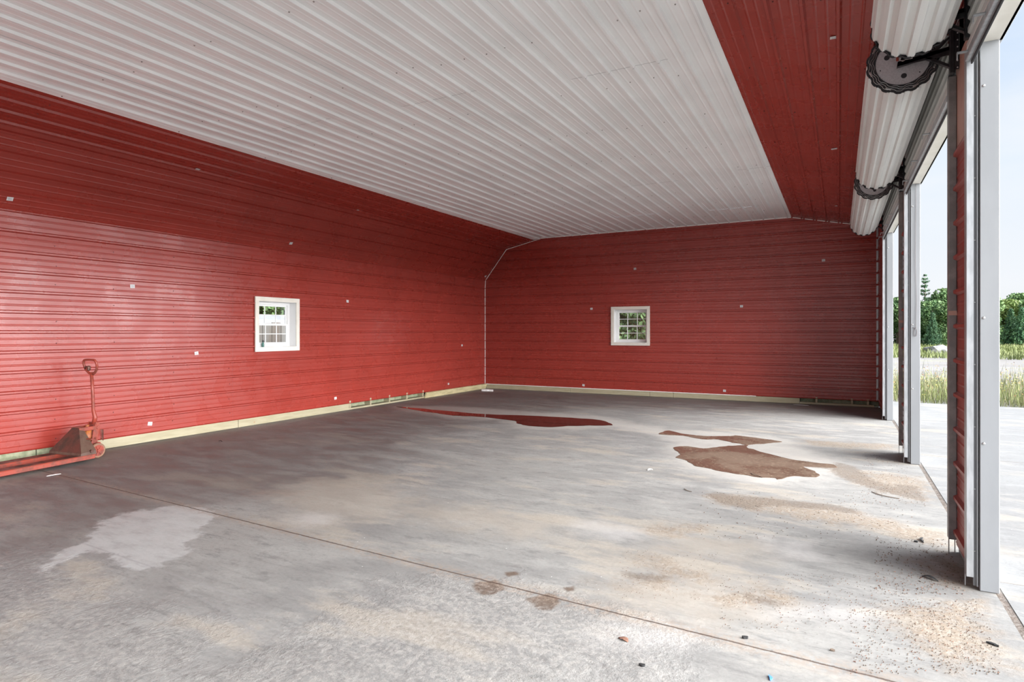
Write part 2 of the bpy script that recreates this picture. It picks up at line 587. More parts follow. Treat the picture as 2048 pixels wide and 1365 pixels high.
# ------------------------------------------------------------------ windows
def window(name, put, w, h):
    """put(u, v, d): u across, v up, d depth outwards; hole w x h"""
    o = empty(name); tag(o, kind='structure')
    def bx3(mb, u0, u1, v0, v1, d0, d1):
        vs = [put(u, v, d) for d in (d0, d1) for (u, v) in ((u0, v0), (u1, v0), (u1, v1), (u0, v1))]
        mb.add(vs, [(0, 3, 2, 1), (4, 5, 6, 7), (0, 1, 5, 4), (1, 2, 6, 5), (2, 3, 7, 6), (3, 0, 4, 7)])
    T = .07; d0, d1 = -.040, -.020
    mb = MB()
    bx3(mb, -T, w+T, -T, 0, d0, d1); bx3(mb, -T, w+T, h, h+T, d0, d1)
    bx3(mb, -T, 0, 0, h, d0, d1); bx3(mb, w, w+T, 0, h, d0, d1)
    mb.build('window_trim', M['cream'], o)
    mb = MB()
    bx3(mb, -.012, 0, -.012, h+.012, -.02, .17); bx3(mb, w, w+.012, -.012, h+.012, -.02, .17)
    bx3(mb, 0, w, -.012, 0, -.02, .17); bx3(mb, 0, w, h, h+.012, -.02, .17)
    mb.build('window_reveal', M['vinyl'], o)
    mb = MB(); f = .045
    bx3(mb, 0, f, 0, h, .125, .175); bx3(mb, w-f, w, 0, h, .125, .175); bx3(mb, f, w-f, 0, f, .125, .175); bx3(mb, f, w-f, h-f, h, .125, .175)
    mb.build('window_frame', M['vinyl'], o)
    for k, (v0, v1, dd) in enumerate(((f, h/2+.01, .130), (h/2-.01, h-f, .148))):
        mb = MB(); s = .028
        u0, u1 = f, w-f
        bx3(mb, u0, u0+s, v0, v1, dd, dd+.016); bx3(mb, u1-s, u1, v0, v1, dd, dd+.016)
        bx3(mb, u0+s, u1-s, v0, v0+s, dd, dd+.016); bx3(mb, u0+s, u1-s, v1-s, v1, dd, dd+.016)
        for q in (1, 2):
            u = u0+(u1-u0)*q/3; bx3(mb, u-.007, u+.007, v0+s, v1-s, dd+.004, dd+.012)
        vm = (v0+v1)/2; bx3(mb, u0+s, u1-s, vm-.007, vm+.007, dd+.003, dd+.011)
        sh = mb.build('sash', M['vinyl'], o)
        mb = MB(); bx3(mb, u0+s, u1-s, v0+s, v1-s, dd+.0065, dd+.0085); mb.build('pane', M['glass'], sh)
    return o
window('window_1', lambda u, v, d: (XL-d, WL[0]+u, WL[2]+v), WL[1]-WL[0], WL[3]-WL[2])
window('window_2', lambda u, v, d: (WB[0]+u, YB+d, WB[2]+v), WB[1]-WB[0], WB[3]-WB[2])

# ------------------------------------------------------------------ door frames
def bolt(mb, p, n, r, mi=0):
    p = Vector(p); n = Vector(n)
    mb.tube([p, p+n*.003, p+n*.006], [r, r*.95, r*.5], 12, mi, True, True)
for i, (a, b) in enumerate(OPEN):
    o = empty('door_%d' % (i+1)); tag(o, kind='structure')
    # far jamb: white trim turned to the opening, bolts, galvanised guide, screw slot
    mb = MB(); mb.bbox((XR+.017, b-.006, 0.002), (XR+.108, b+.014, ZH+.02), .003)
    jt = mb.build('jamb_trim', M['trimw'], o)
    for z in (.85, 1.57, 2.9):
        mb = MB(); bolt(mb, (XR+.035, b-.006, z), (0, -1, 0), .008); mb.build('bolt', M['bare'], jt)
    mb = MB(); mb.bbox((XR-.045, b+.004, .07), (XR-.010, b+.07, ZH-.02), .002)
    mb.box((XR-.045, b+.05, .003), (XR-.041, b+.07, .07)); g = mb.build('side_guide', M['galv'], o)
    mb = MB(); mb.box((XR-.010, b+.02, .02), (XR+.016, b+.03, ZH-.01))
    mb.box((XR+.004, b+.004, .02), (XR+.010, b+.03, ZH-.01))
    for z in np.arange(.22, 3.0, .36): bolt(mb, (XR-.003, b+.02, z), (0, -1, 0), .0045, 1)
    mb.build('guide_slot', [M['slot'], M['bare']], o)
    # near jamb
    mb = MB(); mb.bbox((XR+.017, a-.014, 0.002), (XR+.108, a+.006, ZH+.02), .003); mb.build('jamb_trim', M['trimw'], o)
    mb = MB(); mb.bbox((XR-.048, a-.07, .10), (XR-.004, a-.004, ZH+.05), .003)
    mb.box((XR-.048, a-.07, .003), (XR-.044, a-.05, .10)); mb.box((XR-.008, a-.02, .003), (XR-.004, a-.004, .10))
    mb.box((XR-.049, a-.071, 1.60), (XR-.003, a-.067, 1.63), 1)
    mb.build('side_guide', [M['guide'], M['salmon']], o)
    # header
    mb = MB(); mb.bbox((XR+.012, a-.014, ZH), (XR+.125, b+.012, ZH+.018), .003)
    mb.build('header_trim', M['cream'], o)
    mb = MB(); mb.bbox((XR+.106, a-.1, ZH), (XR+.125, b+.1, ZH+.14), .003); mb.build('header_face', M['trimw'], o)

# ------------------------------------------------------------------ rolled doors
CX, CZ, CR = 0.385, 3.335, 0.212
NR = 15
def curtain_r(a, r0, amp):
    u = (a*NR/(2*PI)) % 1.0
    if u < .38: h = 1
    elif u < .5: h = 1-(u-.38)/.12
    elif u < .88: h = 0
    else: h = (u-.88)/.12
    return r0+amp*(h-1)
def wave_r(a, r0, amp):
    return r0+amp*(.5*math.tanh(2.2*math.cos(a*NR))-.5)
def ring(r0, amp, n=NR*16, ph=0.0):
    return [(math.cos(2*PI*k/n)*curtain_r(2*PI*k/n+ph, r0, amp), math.sin(2*PI*k/n)*curtain_r(2*PI*k/n+ph, r0, amp)) for k in range(n)]
def wring(r0, amp, n=NR*12, ph=0.0):
    return [(math.cos(2*PI*k/n)*wave_r(2*PI*k/n+ph, r0, amp), math.sin(2*PI*k/n)*wave_r(2*PI*k/n+ph, r0, amp)) for k in range(n)]
def roll(mb, y0, y1, r0, amp, mi=0, ph=0.0, wv=False):
    rg = (wring if wv else ring)(r0, amp, ph=ph); n = len(rg)
    vs = [(CX+x, y0, CZ+z) for x, z in rg]+[(CX+x, y1, CZ+z) for x, z in rg]
    mb.add(vs, [(k, n+k, n+(k+1) % n, (k+1) % n) for k in range(n)], mi)
def annulus(mb, y, ra, rb, aa, ab, mi, ph=0.0, th=.004):
    A = wring(ra, aa, ph=ph); B = wring(rb, ab, ph=ph); n = len(A)
    for s in (0, th):
        vs = [(CX+x, y+s, CZ+z) for x, z in A]+[(CX+x, y+s, CZ+z) for x, z in B]
        mb.add(vs, [(k, (k+1) % n, n+(k+1) % n, n+k) for k in range(n)], mi)
door_labels = [
    'near rolled-up white door curtain hanging behind the photographer by the open side',
    'rolled-up white ribbed door curtain cut off by the top edge, nearest of those in view',
    'rolled-up white door curtain with its round grey end disc in full view',
    'rolled-up white door curtain farthest away, ending at the red end wall']
for i, (a, b) in enumerate(OPEN):
    if i == 0: continue
    y0 = a-.13; y1 = b-.03 if i else b
    o = empty('roll_up_door', (CX, (y0+y1)/2, CZ-CR))
    tag(o, door_labels[i], 'roll-up door', 'rolled doors above the openings')
    inv = Matrix.Translation(-Vector(o.location))
    def fin(mb, name, mats, par=o):
        q = mb.build(name, mats, par); q.matrix_parent_inverse = inv if par is o else Matrix.Identity(4)
        return q
    mb = MB(); roll(mb, y0+.012, y1-.012, CR, .016)
    cur = fin(mb, 'curtain', M['curtain'])
    # curtain tail dropping behind the roll to the bottom bar
    mb = MB(); zz = 3.09; pts = []; k = 0
    while zz < 3.50:
        pts.append((XR-.032-(.012 if (k // 2) % 2 else 0), zz)); zz += .012 if k % 2 else .028; k += 1
    pts.append((XR-.05, 3.51)); pts.append((CX+.02, CZ+CR-.01))
    vs = [(x, a+.0, z) for x, z in pts]+[(x, b+.0, z) for x, z in pts]; N = len(pts)
    mb.add(vs, [(q, q+1, N+q+1, N+q) for q in range(N-1)])
    mb.build('curtain_tail', M['curtain'], cur)
    mb = MB()
    mb.bbox((XR-.052, a+.01, 3.055), (XR-.028, b+.0, 3.10), .003); mb.bbox((XR-.028, a+.01, 3.055), (XR-.008, b+.0, 3.066), .002)
    fin(mb, 'bottom_bar', M['galv'])
    mb = MB(); mb.box((XR-.026, a+.02, 3.035), (XR-.018, b-.01, 3.056)); fin(mb, 'weather_seal', M['blackrub'])
    for q in (.27, .55, .82, .97):
        yy = a+(b-a)*q
        mb = MB(); mb.bbox((XR-.105, yy-.012, 3.075), (XR-.05, yy+.012, 3.083), .002); mb.bbox((XR-.105, yy-.012, 3.04), (XR-.10, yy+.012, 3.083), .002)
        fin(mb, 'lift_handle', M['trimw'])
    for side, (y, sg) in enumerate(((y0, 1), (y1, -1))):
        mb = MB()
        annulus(mb, y+(0 if side == 0 else -.004), .158, CR+.006, .0, .011, 0)
        for rr, ph in ((.205, .0), (.192, .35), (.178, .75)):
            roll(mb, y+min(0, sg*.022), y+max(0, sg*.022), rr+.010, .011, 0, ph, True)
        fin(mb, 'curtain_edge', M['blackrub'])
        mb = MB()
        for rr, ph in ((.199, .0), (.186, .35), (.173, .75)):
            rg = wring(rr+.003, .010, ph=ph)
            lp = [(CX+x, y-sg*.003, CZ+z) for x, z in rg[::2]]
            mb.tube(lp, .0017, 4, 0, closed=True)
        for k in range(NR):
            an = 2*PI*(k+.2)/NR; r = .195
            p = Vector((CX+math.cos(an)*r, y-sg*.003, CZ+math.sin(an)*r))
            Mx = Matrix.Translation(p) @ Matrix.Rotation(-an+PI/2, 4, 'Y')
            if k % 2 == 0: mb.bbox((-.018, -.003, -.0035), (.018, .003, .0035), .002, 0, Mx)
        fin(mb, 'edge_clips', M['bare'])
        mb = MB()
        mb.cyl((CX, y+sg*.004, CZ), (CX, y+sg*.012, CZ), .165, 64)
        dsk = fin(mb, 'end_disc', M['disc'])
        mb = MB()
        for k in range(3):
            an = R(35+120*k) if side == 0 else R(20+120*k)
            for dr, rad in ((.10, .017), (.135, .004)):
                an2 = an + (R(42) if dr > .11 else 0)
                c = Vector((CX+math.cos(an2)*dr, y, CZ+math.sin(an2)*dr))
                mb.cyl(c+Vector((0, sg*.002, 0)), c+Vector((0, sg*.006, 0)), rad, 24)
        mb.build('disc_hole', M['blackrub'], dsk)
        # bracket
        mb = MB()
        yb0 = y-sg*.012; yb1 = y-sg*.045
        lo, hi = min(yb0, yb1), max(yb0, yb1)
        arm = [(CX-.035, CZ-.045), (CX-.03, CZ-.015), (XR-.06, CZ+.028), (XR-.012, CZ+.028), (XR-.012, CZ-.03), (XR-.07, CZ-.03)]
        def yprism(poly, l, h, mi=0):
            n = len(poly); vs = [(x, l, z) for x, z in poly]+[(x, h, z) for x, z in poly]
            mb.add(vs, [tuple(range(n)), tuple(range(2*n-1, n-1, -1))]+[(q, n+q, n+(q+1) % n, (q+1) % n) for q in range(n)], mi)
        yprism(arm, lo, lo+.005); yprism([(x, z-.004) for x, z in arm[:2]]+[(XR-.012, CZ+.03), (XR-.012, CZ+.012)], lo, hi)
        yprism([(CX+.12, CZ-.02), (XR-.05, CZ-.115), (XR-.02, CZ-.115), (CX+.15, CZ-.02)], lo, lo+.03)
        yprism([(CX+.13, CZ+.0), (XR-.05, CZ+.10), (XR-.02, CZ+.13), (CX+.18, CZ+.0)], lo, lo+.03)
        mb.bbox((XR-.056, min(y, y-sg*.05), CZ-.15), (XR-.030, max(y, y-sg*.05), CZ+.17), .003)
        mb.box((XR-.058, lo-.002, CZ-.13), (XR-.006, lo+.003, CZ+.15))
        for q in range(6): bolt(mb, (XR-.014, lo-.002, CZ-.12+q*.045), (0, -1, 0), .005, 1)
        mb.cyl((CX, lo-.004, CZ-.005), (CX, y+sg*.004, CZ-.005), .014, 16, 2)
        mb.bbox((CX-.02, lo-.004, CZ-.012), (CX+.055, lo+.001, CZ+.022), .002, 1)
        mb.bbox((CX-.04, lo-.006, CZ-.012), (CX-.025, lo+.0, CZ+.018), .002, 3)
        mb.bbox((CX+.0, lo-.006, CZ-.002), (CX+.025, lo-.003, CZ+.014), .002, 3)
        fin(mb, 'bracket', [M['black'], M['disc'], M['bare'], M['jack']])

# pull cord with loop on the middle post, and a cord on the far one
def cord(name, pts, loop, label):
    mb = MB(); mb.tube(pts, .0022, 5)
    c = Vector(pts[-1]); lp = [c+Vector((math.sin(a)*.014, 0, -.045+math.cos(a)*.045)) for a in np.linspace(0, 2*PI, 14)[:-1]]
    mb.tube(lp, .003, 5, closed=True)
    mb.tube([c+Vector((-.03, 0, .008)), c+Vector((0, 0, 0)), c+Vector((.012, 0, .012))], .003, 5)
    return tag(recenter(mb.build(name, M['cordm'])), label, 'cord')
M['cordm'] = mat('cord', (0.16, 0.14, 0.14), .8)
def onj(px, py, Y): return hit(px, py, (0, 1, 0), Y)
yj = OPEN[2][1]-.014
cord('pull_cord', [onj(1832, 316, yj), onj(1832, 400, yj), onj(1830.5, 520, yj), onj(1833, 600, yj), onj(1831, 657, yj)], 1,
     'thin dark pull cord with a loop hanging down the middle white door jamb')

# ------------------------------------------------------------------ floor slab with stains
def sdf(poly, X, Y):
    """signed distance (positive inside)"""
    d = np.full(X.shape, 1e9); inside = np.zeros(X.shape, bool)
    n = len(poly)
    for i in range(n):
        ax, ay = poly[i]; bx_, by_ = poly[(i+1) % n]
        ex, ey = bx_-ax, by_-ay
        t = np.clip(((X-ax)*ex+(Y-ay)*ey)/(ex*ex+ey*ey+1e-12), 0, 1)
        d = np.minimum(d, np.hypot(X-ax-t*ex, Y-ay-t*ey))
        c = ((ay > Y) != (by_ > Y)) & (X < (bx_-ax)*(Y-ay)/(by_-ay+1e-12)+ax)
        inside ^= c
    return np.where(inside, d, -d)
def P2(pts): return [tuple(fl(*p)[:2]) for p in pts]
def ell(cx, cy, rx, ry, n=20): return [(cx+rx*math.cos(2*PI*k/n), cy+ry*math.sin(2*PI*k/n)) for k in range(n)]

PUD_A = [(791,814),(824,816),(882,821.6),(970,829),(1058,831.8),(1144,836.5),(1195,840),(1215,845),(1225,850.6),(1205,852),(1178,852),(1157,852.6),(1130,853),(1102,855),(1058,852.6),(1035,848),(1029,842.5),(990,837.5),(955,834),(906,832),(880,828),(853,824.5),(820,819)]
PUD_B = [(1347,895.7),(1362,893.4),(1378,893.5),(1395,896.5),(1412,897.4),(1439,894.2),(1472,892),(1488,891),(1486,889.8),(1466,886),(1439,880.5),(1405,879.3),(1364,872.2),(1337,871),(1318,868.6),(1326,864),(1338,861.7),(1364,867.6),(1405,872.6),(1440,873),(1473,872),(1514,876.5),(1562,883.7),(1540,887),(1518,889.5),(1500,890),(1493,892.5),(1505,899.5),(1542,909.4),(1576,918),(1627,926),(1665,929),(1673,933),(1668,937),(1610,934.5),(1637,946),(1631,955),(1600,954),(1576,955.5),(1556,960.5),(1548,956),(1518,955.5),(1473,948.7),(1432,941.8),(1410,936),(1391,933.3),(1378,925),(1367,919.6),(1352,916),(1361,909.4),(1352,903)]

gx = np.arange(XL-.15, XR+.1301, .045); gy = np.arange(Y0, YB+.16, .045)
GX, GY = np.meshgrid(gx, gy)
def field(polys, soft=1.0):
    f = np.full(GX.shape, -9.0)
    for p in polys: f = np.maximum(f, sdf(P2(p), GX, GY))
    return np.clip(f, -1.5, 1.5)
A = {}
A['pale'] = field([[(166,1082),(192,1049),(259,1023),(351,1012),(418,1019),(431,1034),(400,1062),(388,1071),(375,1100),(362,1112),(314,1137),(259,1134),(237,1115),(178,1100),(120,1125),(74,1145),(110,1112)],
                   [(990,2000),(991,2000),(991,2001)]])
A['grit'] = field([[(988+x_/2, 659+y_/2) for x_, y_ in pl] for pl in (
    [(1350,560),(1370,532),(1440,550),(1485,580),(1512,603),(1600,633),(1680,650),(1728,692),(1600,660),(1500,632),(1420,606),(1370,582)],
    [(850,660),(900,655),(960,668),(1060,672),(1200,688),(1350,702),(1450,722),(1440,738),(1340,722),(1240,716),(1180,708),(1080,706),(1050,722),(980,712),(900,692)],
    [(1150,520),(1250,528),(1345,545),(1345,560),(1230,548),(1150,535)], [(1600,620),(1690,630),(1725,690),(1660,660)],
    [(510,975),(690,990),(670,1008),(560,1000)], [(990,1060),(1130,1090),(1150,1105),(1040,1090)], [(1710,880),(1890,960),(1900,1010),(1800,950)])])
A['tan'] = field([[(540,985),(640,965),(760,970),(830,1000),(800,1030),(700,1040),(600,1030)], [(780,1010),(950,1015),(1120,1045),(1090,1080),(960,1060),(840,1040)],
                  [(1250,1150),(1500,1160),(1560,1230),(1380,1250),(1200,1200)], ell(1420, 1100, 110, 22)])
A['sand'] = field([[(1405,990),(1440,985),(1560,1000),(1700,1020),(1820,1050),(1900,1075),(1880,1100),(1760,1062),(1640,1045),(1560,1030),(1440,1010)],
                   [(1660,930),(1700,945),(1760,955),(1830,965),(1855,1010),(1820,1000),(1720,972),(1670,945)],
                   [(1700,940),(1840,955),(1870,1000),(1760,970)],
                   [(1600,880),(1790,890),(1800,900),(1640,893)],
                   [(1850,1120),(1935,1170),(1925,1190),(1870,1160),(1810,1110)],
                   [(1780,1220),(1960,1200),(2010,1330),(1900,1340),(1800,1270)], [(1270,1110),(1330,1115),(1420,1160),(1350,1160)],
                   ell(1300, 1165, 60, 9), ell(1500, 1195, 90, 14), ell(1350, 1060, 60, 10)])
A['damp'] = field([[(950,1170),(990,1163),(1000,1178),(975,1190),(955,1183)], [(1058,1200),(1100,1190),(1114,1197),(1110,1215),(1085,1219)], ell(1020, 1149, 9, 3), ell(1139, 1178, 6, 3)])
A['fringe'] = field([[(1340,858),(1480,866),(1600,880),(1600,892),(1700,925),(1700,945),(1660,955),(1600,965),(1540,972),(1430,955),(1350,930),(1325,905),(1335,885),(1300,870),(1220,856),(1150,862),(1020,858),(1010,842),(900,838),(800,822),(780,812),(900,812),(1200,832)]])
A['roughm'] = field([[(480,1365),(620,1290),(720,1230),(820,1180),(960,1175),(1060,1200),(1200,1230),(1330,1290),(1300,1340),(1100,1350),(1000,1400),(400,1420)], [(0,1120),(120,1180),(200,1230),(380,1290),(260,1365),(0,1330)]])
A['dust'] = field([ell(629, 1041, 50, 15), [(1130,1050),(1190,1040),(1290,1062),(1288,1078),(1240,1080),(1170,1066)], ell(1290, 1275, 110, 30), [(1520,1075),(1620,1085),(1650,1120),(1560,1115)], ell(1650,1230,120,18)])
A['damp_shade'] = field([[(0,870),(215,880),(560,855),(760,812),(960,785),(1300,790),(1760,815),(1765,835),(1400,820),(1150,815),(930,850),(820,880),(700,960),(560,990),(420,1000),(150,1070),(0,1100)]])
nv = GX.size; nx = len(gx); ny = len(gy)
me = bpy.data.meshes.new('floor')
co = np.zeros((nv, 3), np.float32); co[:, 0] = GX.ravel(); co[:, 1] = GY.ravel()
me.vertices.add(nv); me.vertices.foreach_set('co', co.ravel())
ii, jj = np.meshgrid(np.arange(nx-1), np.arange(ny-1)); b0 = (jj*nx+ii).ravel()
quad = np.stack([b0, b0+1, b0+nx+1, b0+nx], 1).astype(np.int32)
me.loops.add(quad.size); me.loops.foreach_set('vertex_index', quad.ravel())
me.polygons.add(len(quad)); me.polygons.foreach_set('loop_start', np.arange(0, quad.size, 4, dtype=np.int32))
me.update(calc_edges=True)
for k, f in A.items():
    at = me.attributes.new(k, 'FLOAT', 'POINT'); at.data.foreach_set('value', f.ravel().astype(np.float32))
floor = bpy.data.objects.new('floor', me); COL.objects.link(floor); tag(floor, kind='structure')


def concrete(name, stains=True, light=(0.262, 0.256, 0.240), dark=(0.197, 0.193, 0.185)):
    m = mat(name, light, 0.75); t = NT(m)
    v = t.coord(); vs = t.coord((1, 2.6, 1), (0, 0, R(35))); vs2 = t.coord((.5, 4, 1), (0, 0, R(-28)))
    big = t.noise(v, .55, 6, .6); mid = t.noise(vs, 1.6, 8, .68); fine = t.noise(v, 38, 6, .7); sc = t.noise(vs2, 6, 6, .75)
    c = t.mix(t.ramp(big, .36, .64), dark, light)
    c = t.mix(t.ramp(mid, .44, .62, 0, .8), c, tuple(x*1.12 for x in light))
    c = t.mix(t.ramp(sc, .52, .66, 0, .6), c, tuple(x*.86 for x in dark))
    c = t.mix(t.ramp(t.noise(t.coord((.6, 1.5, 1), (0, 0, R(20))), 7, 8, .8), .50, .64, 0, .8), c, tuple(x*.80 for x in dark))
    w1 = t.noise(vs, .8, 5, .6)
    c = t.mix(t.ramp(w1, .52, .64, 0, .55), c, (0.34, 0.295, 0.235))
    c = t.mix(t.ramp(fine, .35, .75, 0, .35), c, tuple(x*.72 for x in dark))
    hgt = t.math('ADD', t.math('MULTIPLY', fine, .35), t.math('MULTIPLY', t.noise(v, 9, 6, .7), .9))
    # small dark specks
    wv = t.noise(v, 3, 3)
    sp = t.vor(v, 26); spm = t.math('MULTIPLY', t.ramp(sp, .14, .08), t.ramp(t.noise(v, 1.1, 4, .7), .48, .62))
    c = t.mix(t.math('MULTIPLY', spm, .75), c, (0.11, 0.09, 0.075))
    ws = t.vor(t.coord((1, 1, 1)), 9.3); wsm = t.math('MULTIPLY', t.ramp(ws, .045, .03), t.ramp(t.noise(v, 2.1, 2), .5, .6))
    c = t.mix(t.math('MULTIPLY', wsm, .8), c, (0.75, 0.74, 0.72))
    if stains:
        nz = t.noise(v, 5, 7, .65); nzf = t.noise(v, 26, 5, .7); nzb = t.noise(v, 1.7, 6, .6)
        def msk(a, lo, hi, amp=.25, f=None, off=.5):
            return t.ramp(t.math('ADD', t.attr(a), t.math('MULTIPLY', t.math('SUBTRACT', f if f is not None else nz, off), amp)), lo, hi)
        # dusty damp along the walls, with shadow there painted into the slab colour
        bl_ = msk('damp_shade', -.6, .45, 1.7, nzb)
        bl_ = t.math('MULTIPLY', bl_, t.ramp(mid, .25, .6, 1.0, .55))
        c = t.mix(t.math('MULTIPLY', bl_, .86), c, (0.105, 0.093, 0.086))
        c = t.mix(t.math('MULTIPLY', msk('tan', -.3, .25, .9), .5), c, (0.34, 0.295, 0.24))
        c = t.mix(t.math('MULTIPLY', t.math('MULTIPLY', msk('pale', -.03, .03, .40), t.ramp(t.noise(vs, 4, 8, .7), .30, .60, .55, 1)), .85), c, (0.40, 0.40, 0.39))
        c = t.mix(t.math('MULTIPLY', msk('dust', -.12, .16, .5), .55), c, (0.40, 0.385, 0.37))
        c = t.mix(t.math('MULTIPLY', msk('fringe', -.15, .25, .5), .6), c, (0.40, 0.378, 0.345))
        sd = t.math('MULTIPLY', msk('sand', -.10, .16, .6), t.ramp(nzf, .38, .58))
        c = t.mix(t.math('MULTIPLY', sd, .85), c, (0.16, 0.12, 0.085))
        c = t.mix(t.math('MULTIPLY', msk('sand', -.12, .2, .6), .45), c, (0.33, 0.27, 0.205))
        gt = t.math('MULTIPLY', msk('grit', -.05, .03, .16, nzf), t.ramp(t.noise(v, 60, 4, .8), .36, .58, .35, 1))
        c = t.mix(t.math('MULTIPLY', gt, .85), c, (0.135, 0.105, 0.08))
        dm = msk('damp', -.035, -.005, .10)
        c = t.mix(t.math('MULTIPLY', dm, .9), c, (0.115, 0.082, 0.06))
        rm = msk('roughm', -.3, .2, 1.0)
        c = t.mix(t.math('MULTIPLY', t.math('MULTIPLY', rm, t.ramp(nzf, .42, .62)), .5), c, (0.38, 0.36, 0.33))
        hgt = t.math('ADD', hgt, t.math('MULTIPLY', t.math('MULTIPLY', rm, t.noise(v, 20, 7, .75)), 6.0))
        hgt = t.math('ADD', hgt, t.math('MULTIPLY', sd, .8))
        # saw-cut joints and faint form lines: distance to a line, wobbled
        sx = t.n('ShaderNodeSeparateXYZ'); t.link(v, sx.inputs[0])
        def line(p, q, wid, amt, col, wob=.012, s0=None, soft=.6):
            a = fl(*p); b = fl(*q); d = (b-a).normalized(); n = Vector((-d.y, d.x))
            dist = t.math('ADD', t.math('MULTIPLY', sx.outputs[0], n.x), t.math('MULTIPLY', sx.outputs[1], n.y))
            dist = t.math('SUBTRACT', dist, n.x*a.x+n.y*a.y)
            dist = t.math('ADD', dist, t.math('MULTIPLY', t.math('SUBTRACT', t.noise(v, 11, 6, .8), .5), wob*1.6))
            dist = t.math('ABSOLUTE', dist)
            k = t.ramp(dist, wid, wid*soft*.4)
            if s0:
                al = t.math('ADD', t.math('MULTIPLY', sx.outputs[0], d.x), t.math('MULTIPLY', sx.outputs[1], d.y))
                al = t.math('SUBTRACT', al, d.x*a.x+d.y*a.y)
                L = (b-a).length
                k = t.math('MULTIPLY', k, t.math('MULTIPLY', t.ramp(al, -.1, .15), t.ramp(al, L+.1, L-.15)))
            return t.math('MULTIPLY', k, amt), dist
        k, dd = line((300, 996), (1790, 1365), .010, .95, None, .014)
        halo = t.math('MULTIPLY', t.ramp(dd, .12, .01), t.ramp(nzf, .42, .56))
        c = t.mix(t.math('MULTIPLY', halo, .5), c, (0.27, 0.205, 0.155))
        c = t.mix(k, c, (0.075, 0.05, 0.038))
        hgt = t.math('SUBTRACT', hgt, t.math('MULTIPLY', k, 2.5))
        for (p, q, w_, am) in (((1300, 1083), (1640, 1185), .008, .55), ((160, 1085), (520, 1210), .012, .45), ((560, 1235), (420, 1200), .01, .3),
                               ((330, 1155), (560, 1290), .014, .3), ((330, 1365), (545, 1230), .012, .25), ((1560, 965), (1780, 975), .006, .3)):
            k, dd = line(p, q, w_, am, None, .012, True)
            c = t.mix(k, c, (0.25, 0.245, 0.24))
        r0 = t.ramp(mid, .3, .7, .62, .85)
        t.rough(t.math('SUBTRACT', r0, t.math('MULTIPLY', t.math('ADD', dm, t.math('MULTIPLY', bl_, .5)), .25)))
    t.color(c); t.bump(hgt, .45, .006)
    return m
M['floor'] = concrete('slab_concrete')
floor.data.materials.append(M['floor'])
mb = MB(); mb.box((XL-.15, Y0, -.25), (XR+.13, YB+.15, -.004)); mb.build('slab_edge', M['floor'], floor)

# puddles
def puddle(name, poly, m, label, h=.003):
    w = P2(poly); n = len(w)
    # smooth outline
    pts = []
    for i in range(n):
        p0, p1, p2, p3 = [Vector(w[(i+k-1) % n]) for k in range(4)]
        for q in range(4):
            u = q/4
            pts.append(.5*((2*p1)+(p2-p0)*u+(2*p0-5*p1+4*p2-p3)*u*u+(3*p1-p0-3*p2+p3)*u**3))
    mb = MB()
    pts = [p+Vector((noise.noise(Vector((p.x*9, p.y*9, 1))), noise.noise(Vector((p.x*9, p.y*9, 7)))))*.035 for p in pts]
    base = [Vector((p.x, p.y, 0.0006)) for p in pts]
    cen = []
    N = len(pts)
    for i in range(N):
        d = pts[(i+1) % N]-pts[i-1]; nn = Vector((-d.y, d.x)); nn = nn.normalized() if nn.length > 0 else Vector((0, 0))
        cen.append(nn)
    ar = sum(pts[i].x*pts[(i+1) % N].y-pts[(i+1) % N].x*pts[i].y for i in range(N))
    sg = 1 if ar > 0 else -1
    top = [Vector((pts[i].x+cen[i].x*sg*.006, pts[i].y+cen[i].y*sg*.006, h)) for i in range(N)]
    vs = base+top
    fs = [(i, (i+1) % N, N+(i+1) % N, N+i) for i in range(N)]
    mb.add(vs, fs); mb.f.append(tuple(range(N, 2*N)) if sg > 0 else tuple(range(2*N-1, N-1, -1))); mb.m.append(0); mb.sm.append(False)
    return tag(recenter(mb.build(name, m)), label, 'puddle')
m = mat('puddle_dark', (0.032, 0.018, 0.015), 0.05, 0, .28); M['pudA'] = m
t = NT(m); t.rough(t.ramp(t.noise(t.coord(), 20, 4), .45, .8, .02, .25))
m = mat('puddle_mud', (0.18, 0.11, 0.075), 0.16, 0, .22); t = NT(m); v = t.coord((1, 1, 1)); f = t.noise(v, 1.1, 5, .6)
cc = t.mix(t.ramp(f, .40, .60), (0.10, 0.065, 0.047), (0.15, 0.105, 0.077)); cc = t.mix(t.ramp(t.noise(v, 24, 4), .56, .66, 0, .5), cc, (0.30, 0.24, 0.17))
t.color(cc); t.rough(t.ramp(f, .42, .58, .10, .45)); t.bump(t.noise(v, 30, 3), .03, .002); M['pudB'] = m
puddle('puddle', PUD_A, M['pudA'], 'long dark water puddle reflecting the red end wall, farther back on the slab')
puddle('puddle', PUD_B, M['pudB'], 'brown muddy puddle on the slab, nearer the door openings')

# ------------------------------------------------------------------ outside ground
def ground(name, m, poly, z):
    mb = MB(); mb.prism(poly, z-.1, z); o = mb.build(name, m); tag(o, kind='structure'); return o
M['apron'] = concrete('apron_concrete', False, (0.235, 0.235, 0.23), (0.20, 0.198, 0.195))
t = NT(M['apron'])
ground('apron_slab', M['apron'], [(XR+.13, -7), (14, -7), (14, 15.1), (XR+.13, 15.45)], -.001)
ground('apron_slab', M['apron'], [(XL-3, -7.2), (XR+.128, -7.2), (XR+.128, Y0-.01), (XL-3, Y0-.01)], -.002)
